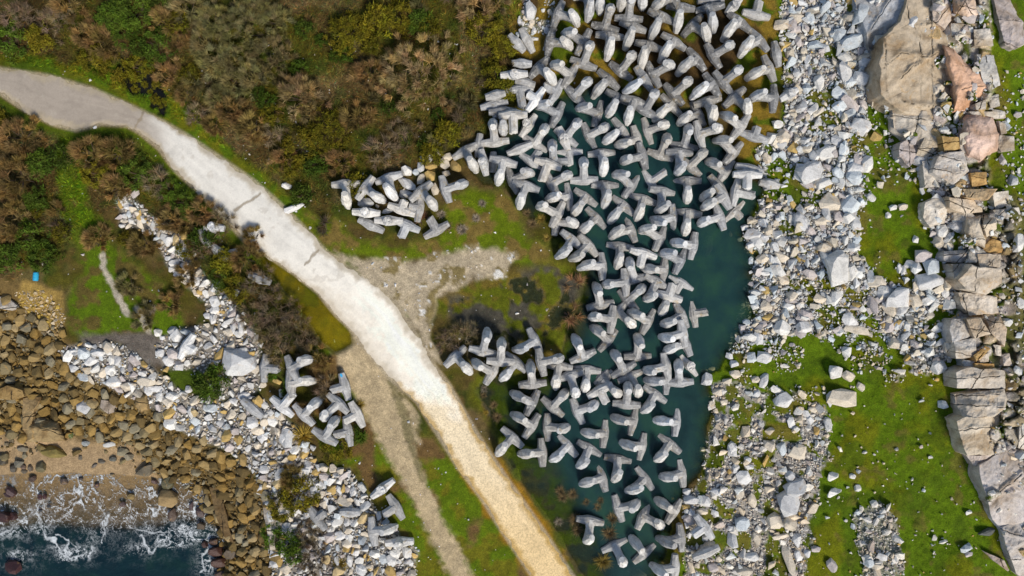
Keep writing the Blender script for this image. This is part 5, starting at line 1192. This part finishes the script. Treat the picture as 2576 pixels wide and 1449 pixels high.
for i, (t, p, h, c, lb, dome, rt) in enumerate(SL):
    jn = None
    if i == 0: jn = [tp('R3', l) for l in ([(1228,-20),(1232,400),(1235,870)],[(870,700),(1100,500),(1345,360)],[(875,300),(878,520)],[(1040,40),(1070,180),(1180,185),(1235,180)],[(1090,190),(1140,330),(1150,470)],[(900,700),(1050,790),(1230,800),(1400,850)],[(1300,480),(1320,700),(1300,820)],[(860,520),(1000,400),(1200,430)])]
    if i == 2: jn = [tp('R3', [(1345,720),(1480,665),(1640,650)])]
    if i == 3: jn = []
    if lb: slab(tp(t, p), h, c, lb, bool(dome), 3 + i * 7, rise_to=rt, wet=False, joints=jn)

# ---------------------------------------------------------------- plants
def blade_mesh(name, P0, D, Wd, col, mat):
    """slender triangles: roots P0, vectors D, half widths Wd"""
    n = len(P0); S = np.cross(D, RNG.normal(size=(n, 3))); S /= np.linalg.norm(S, axis=1)[:, None] + 1e-9
    V = np.stack([P0 - S * Wd[:, None], P0 + S * Wd[:, None], P0 + D], 1).reshape(-1, 3)
    F = np.arange(n * 3).reshape(n, 3)
    return npmesh(name, V, F, mat, False, np.repeat(col, 3, 0))

def bush_mesh(seed, R, kind):
    r = np.random.default_rng(seed)
    nt = int({'tuft': 8.5, 'gorse': 22, 'dead': 8}[kind] * R ** 1.75)
    P, D, Wd, Cc = [], [], [], []
    for i in range(nt):
        rad = R * math.sqrt(r.random()) * (1 + .12 * r.normal()); a = r.random() * 6.283
        hgt = R * .62 * max(0, 1 - (rad / R) ** 2.2) + .25 + .18 * r.random()
        c = np.array([rad * math.cos(a), rad * math.sin(a), hgt])
        out = np.array([math.cos(a) * rad / R * .9, math.sin(a) * rad / R * .9, .75])
        tone = r.choice((.62, .8, .95, 1.08, 1.22)) * r.uniform(.9, 1.1)
        if kind == 'gorse':
            m = 46; q = r.normal(size=(m, 3)); q /= np.linalg.norm(q, axis=1)[:, None]; q[:, 2] = np.abs(q[:, 2])
            P.append(c + q * r.uniform(.1, .42, (m, 1))); D.append(r.normal(size=(m, 3)) * .14 + np.array([0, 0, .04])); Wd.append(r.uniform(.03, .07, m))
        else:
            m = 120 if kind == 'tuft' else 48
            q = r.normal(size=(m, 3)) * (.42 if kind == 'tuft' else .8) + out * 1.1
            q /= np.linalg.norm(q, axis=1)[:, None]
            ln = r.uniform(.35, .8, (m, 1)) * (1.25 if kind == 'tuft' else 1.25)
            P.append(c - out * .3 + r.normal(size=(m, 3)) * .05); D.append(q * ln); Wd.append(r.uniform(.02, .05, m) * (1 if kind == 'tuft' else .6))
        ct = np.ones((m, 3)) * tone * r.uniform(.7, 1.25, (m, 1)); ct[:, 0] *= r.uniform(.9, 1.15); ct[:, 2] *= r.uniform(.75, 1.15)
        Cc.append(ct)
    return blade_mesh('shrub_foliage', np.concatenate(P), np.concatenate(D), np.concatenate(Wd), np.concatenate(Cc), M_LEAF)
def stem_mesh(seed, R):
    r = random.Random(seed); bm = bmesh.new()
    for i in range(6):
        a = r.uniform(0, 6.28); l = R * r.uniform(.4, .75); p0 = Vector((0, 0, -.2)); p1 = Vector((math.cos(a) * l, math.sin(a) * l, R * .3))
        d = (p1 - p0).normalized(); s = d.orthogonal().normalized(); t = d.cross(s)
        A = [bm.verts.new(p0 + (s * math.cos(k * 1.2566) + t * math.sin(k * 1.2566)) * .07) for k in range(5)]
        B = [bm.verts.new(p1 + (s * math.cos(k * 1.2566) + t * math.sin(k * 1.2566)) * .025) for k in range(5)]
        for k in range(5): bm.faces.new((A[k], A[(k + 1) % 5], B[(k + 1) % 5], B[k]))
    me = bpy.data.meshes.new('shrub_stems'); bm.to_mesh(me); bm.free(); me.materials.append(M_WOOD); return me
SIZES = (.9, 1.7, 2.7, 4.4)
BUSH = {k: {s: [bush_mesh(500 + 11 * i + int(s * 10) + len(k), s, k) for i in range(2)] for s in SIZES} for k in ('tuft', 'gorse', 'dead')}
STEM = {s: stem_mesh(int(s * 10), s) for s in SIZES}
SHC = dict(brown=((.27,.18,.068),'tuft','brown heather-like shrub'), tan=((.34,.25,.115),'tuft','tan dry shrub'), olive=((.225,.20,.085),'tuft','grey-olive shrub'),
           green=((.075,.125,.012),'gorse','dark green shrub'), gold=((.16,.145,.010),'gorse','yellow-green gorse shrub'), dead=((.22,.165,.10),'dead','leafless purplish-brown shrub'), leaf=((.085,.15,.012),'gorse','bright leafy green shrub'), twig=((.30,.16,.09),'dead','reddish twiggy bush'))
SHR = []
rs = random.Random(3)
def shrub(u, v, rp, kind, label=None):
    c, k, nm = SHC[kind]; R = rp / 23.0
    s = min(SIZES, key=lambda q: abs(math.log(q / R)))
    z = zg1(u, v)
    root = empty('shrub', pt(u, v, z)); root.rotation_euler = (0, 0, rs.uniform(0, 6.28)); f = R / s; root.scale = (f, f, f * rs.uniform(.85, 1.1))
    a = link('foliage', rs.choice(BUSH[k][s]), root); b_ = link('stems', STEM[s], root)
    g = rs.uniform(.8, 1.15); a.color = (c[0] * g, c[1] * g * rs.uniform(.95, 1.05), c[2] * g, 1)
    SHR.append(dict(o=root, u=u, v=v, s=rp, c=nm, label=label))
for x in [(1060,195,104,'tan','widest brown domed shrub in the upper scrub'),(762,250,66,'tan','round tan shrub with a green gap right of the olive thicket'),
    (620,90,80,'olive'),(560,160,62,'olive'),(690,150,58,'olive'),(540,60,52,'olive'),(480,30,44,'olive'),(600,215,46,'olive'),(650,30,50,'olive'),(700,60,50,'olive'),(640,200,40,'olive'),(560,250,40,'olive'),(590,285,44,'brown'),(520,110,40,'olive'),
    (1205,28,48,'tan'),(1245,15,34,'tan'),(1170,10,30,'tan'),(1268,125,34,'gold'),(1250,200,38,'gold'),(1222,78,42,'gold'),(1275,230,30,'gold'),(1130,340,38,'gold'),(830,335,56,'gold'),(905,300,46,'brown'),(880,90,52,'gold'),(960,60,46,'gold'),(930,190,42,'brown'),(1010,50,40,'gold'),(1060,60,36,'green'),
    (300,60,56,'green'),(350,30,48,'green'),(270,110,46,'brown'),(60,55,52,'dead'),(150,62,50,'dead'),(230,100,42,'brown'),(240,150,34,'gold'),(300,180,40,'gold'),(360,175,34,'gold'),(40,110,40,'green'),(180,20,44,'brown'),(110,100,36,'gold'),(420,60,40,'brown'),(450,110,34,'brown'),
    (400,120,40,'green'),(430,190,36,'brown'),(470,240,30,'brown'),(500,290,32,'dead'),(540,320,30,'brown'),(640,330,44,'brown'),(700,340,40,'dead'),(760,370,44,'gold'),(860,410,40,'brown'),(960,380,44,'dead'),(1010,340,40,'dead'),(1090,390,34,'gold'),(900,470,28,'gold'),(720,400,34,'brown'),
    (60,350,58,'brown'),(55,450,68,'brown'),(40,560,58,'brown'),(30,650,44,'green'),(112,420,40,'green'),(100,500,34,'green'),(235,385,46,'brown'),(300,385,46,'brown'),(350,440,40,'green'),(400,460,40,'dead'),(250,440,34,'gold'),(300,470,40,'brown'),(470,510,34,'green'),(440,560,40,'brown'),(370,620,40,'brown'),(250,600,38,'brown'),(90,600,40,'green'),(120,650,36,'green'),(430,480,30,'leaf'),
    (515,540,40,'brown'),(560,560,40,'dead'),(520,620,36,'dead'),(570,660,36,'gold'),(600,720,34,'gold'),(560,700,30,'green'),(620,650,42,'brown'),(660,720,50,'dead'),(700,780,56,'dead'),(740,830,54,'dead'),(690,840,44,'dead'),(640,800,38,'dead'),(770,870,34,'dead'),(640,600,30,'brown'),(700,890,36,'dead'),(480,690,36,'brown'),(440,760,36,'brown'),(330,720,34,'olive'),(370,800,34,'olive'),
    (535,970,44,'green','dense dark green shrub on the grass above white stones'),(560,940,26,'green'),(760,1240,46,'gold'),(735,1200,36,'brown'),(715,1270,34,'gold'),(1168,850,50,'dead','leafless purplish shrub above the lower left dolosse'),(1120,860,30,'dead'),(1452,715,26,'twig','reddish twiggy bush at the pool edge, upper one of two'),(1432,795,28,'twig','reddish twiggy bush at the pool edge, lower one of two'),
    (790,1400,50,'dead'),(770,1350,36,'dead'),(800,1310,32,'dead'),(690,1340,30,'leaf','bright green mat of leaves below the long pale ledge'),(730,1360,28,'leaf'),(745,1395,22,'leaf'),(688,935,17,'leaf','leafy green plant growing over a dolos by the track'),(733,955,15,'leaf'),(728,985,15,'leaf'),(800,900,40,'brown'),(820,980,40,'dead'),(770,1030,34,'brown'),(830,1030,30,'brown'),(850,1120,36,'gold'),(895,1090,22,'leaf'),
    (545,585,16,'leaf'),(1060,555,18,'twig','small reddish twiggy bush between the upper left dolosse')]:
    shrub(*x)
for i in range(60):
    for _ in range(30):
        u, v = rs.uniform(-40, 1290), rs.uniform(-40, 640)
        if samp(SD_PATH, [u], [v])[0] > -34 or samp(SD_PUD, [u], [v])[0] > -14 or samp(SD_POOL, [u], [v])[0] > -60: continue
        if u > 820 and v > 430: continue
        if 170 < u < 230 and v > 320: continue
        if sdf(MOSS, np.array([float(u)]), np.array([float(v)]))[0] > -8 and rs.random() < .8: continue
        if any((q['u'] - u) ** 2 + (q['v'] - v) ** 2 < (q['s'] * .9) ** 2 for q in SHR if q['s'] > 38): continue
        break
    else: continue
    kf = rs.choice(('brown','dead','gold','gold','green','olive','green'))
    shrub(u, v, rs.uniform(13, 28), kf)
    f_ = SHR[-1]['o'].children[0]; f_.color = tuple(x * .72 for x in f_.color[:3]) + (1,)

for x in [(318,190),(338,205),(352,196),(366,214),(380,232),(392,250),(345,224),(330,180),(396,216),(412,262)]: shrub(*x, rs.uniform(7, 11), 'gold')
# rush tussocks
def tussock_mesh(seed):
    r = np.random.default_rng(seed); m = 300
    a = r.random(m) * 6.283; el = r.uniform(.1, 1.3, m); ln = r.uniform(.5, 1.0, m)
    D = np.stack([np.cos(a) * np.cos(el), np.sin(a) * np.cos(el), np.sin(el) * .8], -1) * ln[:, None]
    P = np.stack([np.cos(a), np.sin(a), 0 * a], -1) * r.uniform(0, .14, m)[:, None]
    return blade_mesh('rush_tussock', P, D, r.uniform(.016, .038, m), np.ones((m, 3)) * r.uniform(.6, 1.5, (m, 1)), M_LEAF)
TUS = [tussock_mesh(900 + i) for i in range(4)]
for t, x, y, s, c in [('C',240,970,46,0),('C',710,1160,60,1),('C',800,1120,60,2),('C',660,1060,50,1),('C',850,1300,50,2),('C',40,1220,50,0),('C',180,1110,50,0),('G',620,950,60,1),('G',590,830,50,1),('G',500,680,44,0),('G',495,740,40,1),('G',515,905,34,3),
    ('E',1500,980,60,0),('E',1350,950,70,1),('E',1300,830,50,0),('I',155,910,75,1),('I',175,1010,70,1),('I',480,1040,85,1),('I',510,900,70,1),('I',130,670,65,1),('I',370,790,50,1),('I',260,745,46,1),('I',420,1310,95,2),('I',15,640,60,1),('I',35,700,60,1),('I',395,720,40,1),('I',0,930,50,0),('I',400,740,36,1),
    ('J',710,1130,125,3),('J',890,420,100,2),('J',1260,1150,80,4),('J',1250,830,60,2),('J',690,90,60,2),('K',820,1330,90,2),('M',460,560,60,2),('M',330,640,70,2),('M',230,560,60,2),('M',480,1250,60,0)]:
    ox, oy = TILES[t][:2] if t in TILES else DT[t]; u, v = (ox + x / 2.415) / 1.56522, (oy + y / 2.415) / 1.56522
    o = link('rush_tussock', rs.choice(TUS)); z = max(zg1(u, v), -.08); o.location = pt(u, v, z); R = s / 2.415 / 1.56522 / 23 * 1.25; o.scale = (R, R, R * .8); o.rotation_euler = (0, 0, rs.uniform(0, 6.28))
    cc = [(.36,.30,.22),(.24,.17,.08),(.30,.22,.05),(.40,.28,.05),(.12,.18,.02)][c]; o.color = (*cc, 1)
    SHR.append(dict(o=o, u=u, v=v, s=s / 3.8, c=['pale dry tussock','brown rush tussock','straw yellow tussock','golden tussock','green rush tussock'][c], label=None))

# undergrowth and turf: blades nobody could count
def turf(name, n, region, box, ln, wd, gain, label, cat, seed, up=.55, clumpy=10):
    r = np.random.default_rng(seed)
    u = r.uniform(box[0], box[2], n); v = r.uniform(box[1], box[3], n)
    k = r.random(n) < samp(region, u, v); u, v = u[k], v[k]
    z = zg(u, v); kk = (CAMH - z) / FD
    P = np.stack([(u - CU) * kk, -(v - CV) * kk, z - .03], -1); m = len(u)
    a = fbm(u, v, 40, 300, 3) * 14 + r.normal(size=m) * 1.0
    D = np.stack([np.cos(a), np.sin(a), up + .4 * r.random(m)], -1) * (r.uniform(.5, 1.2, m) * ln)[:, None]
    c = np.stack([samp(G[..., i], u, v) for i in range(3)], -1)
    t = (1 + 1.7 * fbm(u, v, clumpy, 320, 3)) * r.uniform(.6, 1.5, m) * gain
    c = c * t[:, None] * np.stack([1 + .22 * r.normal(size=m), 1 + .1 * r.normal(size=m), 1 + .2 * r.normal(size=m)], -1)
    o = link(name, blade_mesh(name, P, D, np.full(m, wd) * r.uniform(.6, 1.4, m), np.clip(c, .003, .7), M_BLADE))
    tag(o, label, cat, kind='stuff')
land = (SD_POOL < -3) & (SD_PATH < -1 + 26 * N3 + 22 * N2) & (SD_BEACH < 4) & (SD_RIGHT < 0) & (SD_DITCH < -2) & (SD_PUD < -3)
heath = land * (1 - np.clip(TRKM, 0, 1)) * (1 - FORKM) * 1.0
scr = heath * np.maximum(sstep(-40, 20, sdf([(-400,-400),(1300,-400),(1300,220),(1200,340),(1050,440),(830,520),(640,420),(380,260),(-400,140)], UU, VV)), sstep(-30, 20, sdf(SCRUBL, UU, VV)))
turf('heath_undergrowth', 230000, scr * (SD_PATH < -22), (-60, -60, 1320, 940), .42, .035, 1.45, 'brown and olive heath undergrowth over the upper slope', 'undergrowth', 41)
turf('rough_grass', 170000, heath * .8, (-60, -60, 1960, 1520), .16, .022, 1.7, 'rough wet grass round the track and dolosse', 'grass', 42, clumpy=8)
turf('turf', 190000, np.clip(np.maximum((SD_RIGHT > 0) * (1 - np.clip(RUB * 1.6, 0, 1)), 0), 0, 1), (1840, -60, 2660, 1520), .12, .02, 1.75, 'short green turf between the stones and ledges', 'grass', 43, clumpy=14)

# ---------------------------------------------------------------- blue drum on the beach edge, blue paint on one dolos
def drum():
    u, v = 90, 696; z = zg1(u, v)
    root = empty('plastic_drum', pt(u, v, z + .27)); root.rotation_euler = (0, 0, math.radians(-4))
    blue = mat_plain('blue_plastic', (.03, .38, .62), .35); dark = mat_plain('drum_lid_plastic', (.02, .22, .40), .4)
    def lathe(name, prof, m):
        bm = bmesh.new(); rows = []
        for r_, y in prof: rows.append([bm.verts.new((r_ * math.cos(a * math.pi / 12), y, r_ * math.sin(a * math.pi / 12))) for a in range(24)])
        for A, B in zip(rows[:-1], rows[1:]):
            for i in range(24): bm.faces.new((A[i], A[(i + 1) % 24], B[(i + 1) % 24], B[i]))
        bm.faces.new(rows[0]); bm.faces.new(rows[-1][::-1]); bmesh.ops.recalc_face_normals(bm, faces=bm.faces[:])
        me = bpy.data.meshes.new(name); bm.to_mesh(me); bm.free(); me.materials.append(m)
        return link(name, me, root)
    lathe('body', [(.20, -.46), (.27, -.43), (.28, -.2), (.30, -.18), (.30, -.14), (.28, -.12), (.28, .12), (.30, .14), (.30, .18), (.28, .2), (.27, .40), (.22, .44)], blue)
    lathe('lid', [(.24, .442), (.255, .46), (.255, .49), (.20, .50)], dark)
    tag(root, 'bright blue plastic drum lying on grass above the beach', 'drum')
drum()

# ---------------------------------------------------------------- labels
def dir8(dx, dy):
    return ['right', 'lower right', 'bottom', 'lower left', 'left', 'upper left', 'top', 'upper right'][int(round(math.degrees(math.atan2(dy, dx)) / 45)) % 8]
ORD = ['first','second','third','fourth','fifth','sixth','seventh','eighth','ninth','tenth','eleventh','twelfth','thirteenth','fourteenth','fifteenth','sixteenth']
def place_name(anchors, u, v): return min(anchors, key=lambda a: (a[1] - u) ** 2 + (a[2] - v) ** 2)[0]
def number(items, key):
    """items that would read alike get their place in the row they form"""
    by = {}
    for it in items: by.setdefault(key(it), []).append(it)
    for lab, L in by.items():
        if len(L) == 1: L[0]['final'] = lab; continue
        us = [q['u'] for q in L]; vs = [q['v'] for q in L]
        hor = (max(us) - min(us)) >= (max(vs) - min(vs))
        L.sort(key=lambda q: q['u'] if hor else q['v'])
        side, end = ('from left', 'right') if hor else ('from top', 'bottom')
        n = len(L)
        for i, q in enumerate(L):
            w = ORD[i] if i < len(ORD) else f'{i + 1}th'
            if n == 2: w = ('left' if hor else 'upper') if i == 0 else ('right' if hor else 'lower'); q['final'] = f'{lab}, {w} of two'
            else: q['final'] = f'{lab}, {w} {side}'
AN_D = [('at the photo top',1560,20),('on upper golden grass',1730,60),('beside upper white rubble',1890,200),('on the upper grass rim',1420,110),('by the scrub edge',1300,190),('near the gorse corner',1250,270),('over the pool top end',1500,200),('in the upper pool',1640,240),('at the pool right rim',1800,250),
        ('in the upper pool middle',1620,330),('by the ochre stones',1180,390),('at the scrub pool corner',1290,340),('in the tight upper heap',1340,280),('at the pool west bank',1310,420),('in the pool centre',1540,450),('in the right heap',1850,460),('east of pool centre',1720,430),('by the grassy spit',1420,520),('in the middle pool',1580,560),
        ('facing open water',1720,590),('at the pool waist',1480,630),('in the waist heap',1580,640),('below the waist heap',1560,740),('at open water edge',1690,730),('by the twiggy bushes',1510,800),('on the lower spit',1230,900),('on the spit tip',1340,900),('in the lower pool top',1480,920),('in the lower pool heap',1600,930),('at lower open water',1700,920),
        ('along lower grass bank',1310,1050),('in the lower pool',1450,1060),('in lower pool middle',1570,1080),('at lower right water',1680,1080),('by the gravel path',1270,1130),('in the bottom pool',1500,1180),('in bottom right water',1670,1190),('at the pool foot',1590,1300),('among pool-foot rushes',1500,1330),('at the photo bottom',1600,1400),('against bottom rubble',1750,1310),
        ('in the upper left pile',920,490),('at pile right side',1060,500),('at pile front',980,560),('in the track pile',820,1040),('at track pile top',740,930),('on track pile rubble',640,1010),('by the lower track',985,1250),('at the lower track stones',880,1290),('among beach stones',480,870),('buried in scrub',560,590),('by the ditch scrub',650,680)]
KN = dict(whole='concrete dolos, shank', half='broken dolos half, stub', stub='broken dolos with upturned stub', bar='loose dolos arm')
for q in DOL:
    tn = 'pale' if q['t'] > .46 else ('dark' if q['t'] < .395 else 'grey')
    tn += ' raised' if q['z'] > .25 else ''
    if q['k'] in ('whole', 'half'): d = 'pointing ' + dir8(*q['d'])
    else:
        dx, dy = q['d']; a = math.degrees(math.atan2(dy, dx)) % 180
        d = 'lying across' if (a < 30 or a > 150) else ('upright on the picture' if 60 < a < 120 else ('slanting down right' if a < 90 else 'slanting up right'))
        d = d.replace('upright on the picture', 'lying lengthwise')
    q['lab'] = f"{tn} {KN[q['k']]} {d} {place_name(AN_D, q['u'], q['v'])}"
number(DOL, lambda q: q['lab'])
for q in DOL: tag(q['o'], q['final'], 'dolos', 'concrete dolosse heaped in and around the pool')

AN_R = [('at the photo top by dolosse',1960,30),('in the upper rubble field',2050,80),('below the upper ledge',2150,60),('beside the grey stepped bedrock',2180,150),('in the upper rubble middle',2060,200),('under the large tan face',2200,300),('left of upper moss patch',1990,300),('by the small square grass',1960,420),('in the middle rubble field',2080,380),('left of the green strip',2140,480),('in the green strip',2230,520),
        ('at the pool right shore',1900,560),('in rubble by the pool bend',1960,600),('in lower middle rubble',2060,640),('round the white slab',2140,700),('at the cliff foot',2350,520),('at the cliff foot pile',2320,650),('in the central boulder pile',2270,730),('below the central boulder pile',2240,830),('right of the boulder pile',2350,820),('by the narrow pool shore',1860,800),('above the middle grass',2000,840),
        ('at the pool tip shore',1800,960),('on the middle grass',1960,930),('on the grass saddle',2180,930),('below the middle grass',1900,1030),('in the lower rubble field',1960,1120),('along the lower pool shore',1800,1130),('beside the big green lawn',2060,1200),('in bottom rubble',1850,1300),('in the bottom rubble middle',1960,1340),('at the photo bottom',1940,1420),('on the big green lawn',2300,1150),('on the lower lawn patch',2200,1350),('on the lawn right side',2450,1250),('in the far right grass',2540,650),
        ('by the upper left dolosse',1060,430),('in the ochre heap by dolosse',1130,410),('by the scrub at photo top',1340,40),('at the stone row top',330,530),('in the stone row',440,610),('in the stone row middle',500,690),('at the stone row foot',560,770),('by the ditch scrub',620,700),('left of the dark slab',560,850),('on the white bank top',290,890),('on the white bank',340,960),('below the white bank',420,1020),('round the half dolos',450,860),('in rubble by green shrub',600,1000),
        ('left of the track pile',650,1060),('in the lower bank',640,1110),('below the track pile',760,1130),('in the bank above ledge',700,1200),('in the lower bank right',840,1180),('by the fallen dolos arms',860,1260),('in the bottom bank',800,1330),('beside the lower track',960,1360),('at the bottom left ledge',700,1390),('on bare scrub',200,500),('on the grass by the path',740,470)]
def shape_word(q): return 'slab-like' if q['asp'] > 1.75 else ('blocky' if q['asp'] < 1.2 else 'angular')
def size_word(q): return 'big' if q['s'] > 34 else ('mid-sized' if q['s'] > 21 else 'small')
rub = [q for q in SINGLES if q['kind'] == 'rubble']; bou = [q for q in SINGLES if q['kind'] == 'boulder']
number(rub, lambda q: f"{size_word(q)} {q['c']} {shape_word(q)} rock {place_name(AN_R, q['u'], q['v'])}")
AN_B = [('by the left edge top',20,790),('below the yellow pebbles',90,870),('left of the white bank',180,930),('on the upper brown beach',80,950),('under the white bank',300,1020),('in mid brown beach',180,1020),('by the tall rib',120,1060),('above the sand',330,1090),('right of the sand',460,1130),('below pale rubble',540,1130),('on the rocky point',560,1210),('by the surf corner',500,1240),('on the lower point',610,1280),('beside the dark ledge',590,1340),('at the bottom point',650,1400),('at the waterline rocks',230,1215),('on the sand',250,1130),('on left sand',60,1180),('at the left surf',40,1270),('in the dark sea corner',40,1430),('in the surf',440,1280)]
number(bou, lambda q: f"{size_word(q)} {q['c']} {'long' if q['asp'] > 1.5 else 'rounded'} boulder {place_name(AN_B, q['u'], q['v'])}")
for q in rub: tag(q['o'], q['final'], 'rock', 'pale broken rocks')
for q in bou: tag(q['o'], q['final'], 'boulder', 'brown beach boulders')
for q in SLABS: tag(q['o'], q['label'], 'rock ledge', 'bedrock ledges and slabs', 'thing')
AN_S = [('in the upper left corner',80,60),('above the path start',220,120),('left of the olive thicket',420,130),('in the olive thicket',600,120),('right of the olive thicket',720,120),('below the olive thicket',600,300),('round the tan shrub',760,280),('left of the widest shrub',900,180),('above the widest shrub',1000,50),('right of the widest shrub',1220,180),('at the scrub top right',1220,20),('below the widest shrub',1060,350),('above the upper left dolosse',880,420),('beside the path joint',700,430),
        ('left of the green track',70,400),('by the lower left scrub',60,580),('right of the green track',280,420),('by the path bend',360,300),('above the stone row',420,500),('beside the stone row',520,620),('left of the ditch',660,740),('at the ditch foot',740,850),('in the left grass',380,720),('by the track pile',800,1000),('in the lower bank',760,1250),('at the bottom bank',780,1380),('on the grassy bank',1240,520),('at the pool west edge',1400,500),('on the lower spit',1160,860),('by the gravel path',1270,1040),('in the bottom bog',1420,1290),('at the bottom bog end',1440,1420),('by the lower track',900,1090)]
number([q for q in SHR if not q['label']], lambda q: f"{'large ' if q['s'] > 40 else ('small ' if q['s'] < 22 else '')}{q['c']} {place_name(AN_S, q['u'], q['v'])}")
for q in SHR:
    t = 'tussock' in q['c']
    tag(q['o'], q['label'] or q['final'], 'tussock' if t else 'shrub', 'rush tussocks in the bog' if t else 'shrubs of the coastal scrub')

# ---------------------------------------------------------------- camera, sun, sky
cam = bpy.data.cameras.new('camera'); co = bpy.data.objects.new('camera', cam); COL.objects.link(co)
co.location = (0, 0, CAMH); cam.sensor_width = 36; cam.lens = 18 * FD / CU; cam.clip_end = 100000; cam.clip_start = .5
SC.camera = co
el, sx, sy = math.radians(46), .52, -.85
L = math.hypot(sx, sy); d = Vector((sx / L * math.cos(el), sy / L * math.cos(el), math.sin(el)))
sl = bpy.data.lights.new('sun', 'SUN'); so = bpy.data.objects.new('sun', sl); COL.objects.link(so)
sl.energy = 3.4; sl.angle = math.radians(14); sl.color = (1, .925, .81); so.rotation_euler = (-d).to_track_quat('-Z', 'Y').to_euler(); so.location = d * 60
w = bpy.data.worlds.new('World'); SC.world = w; w.use_nodes = True
nt = w.node_tree; bg = nt.nodes['Background']; sky = nt.nodes.new('ShaderNodeTexSky'); sky.sky_type = 'NISHITA'; sky.sun_disc = False
sky.sun_elevation = el; sky.sun_rotation = math.atan2(sx, sy); nt.links.new(sky.outputs[0], bg.inputs[0]); bg.inputs[1].default_value = .105
SC.view_settings.view_transform = 'Standard'; SC.view_settings.look = 'None'; SC.view_settings.exposure = 0.15; SC.view_settings.gamma = 1
SC.cycles.max_bounces = 6; SC.cycles.transparent_max_bounces = 8
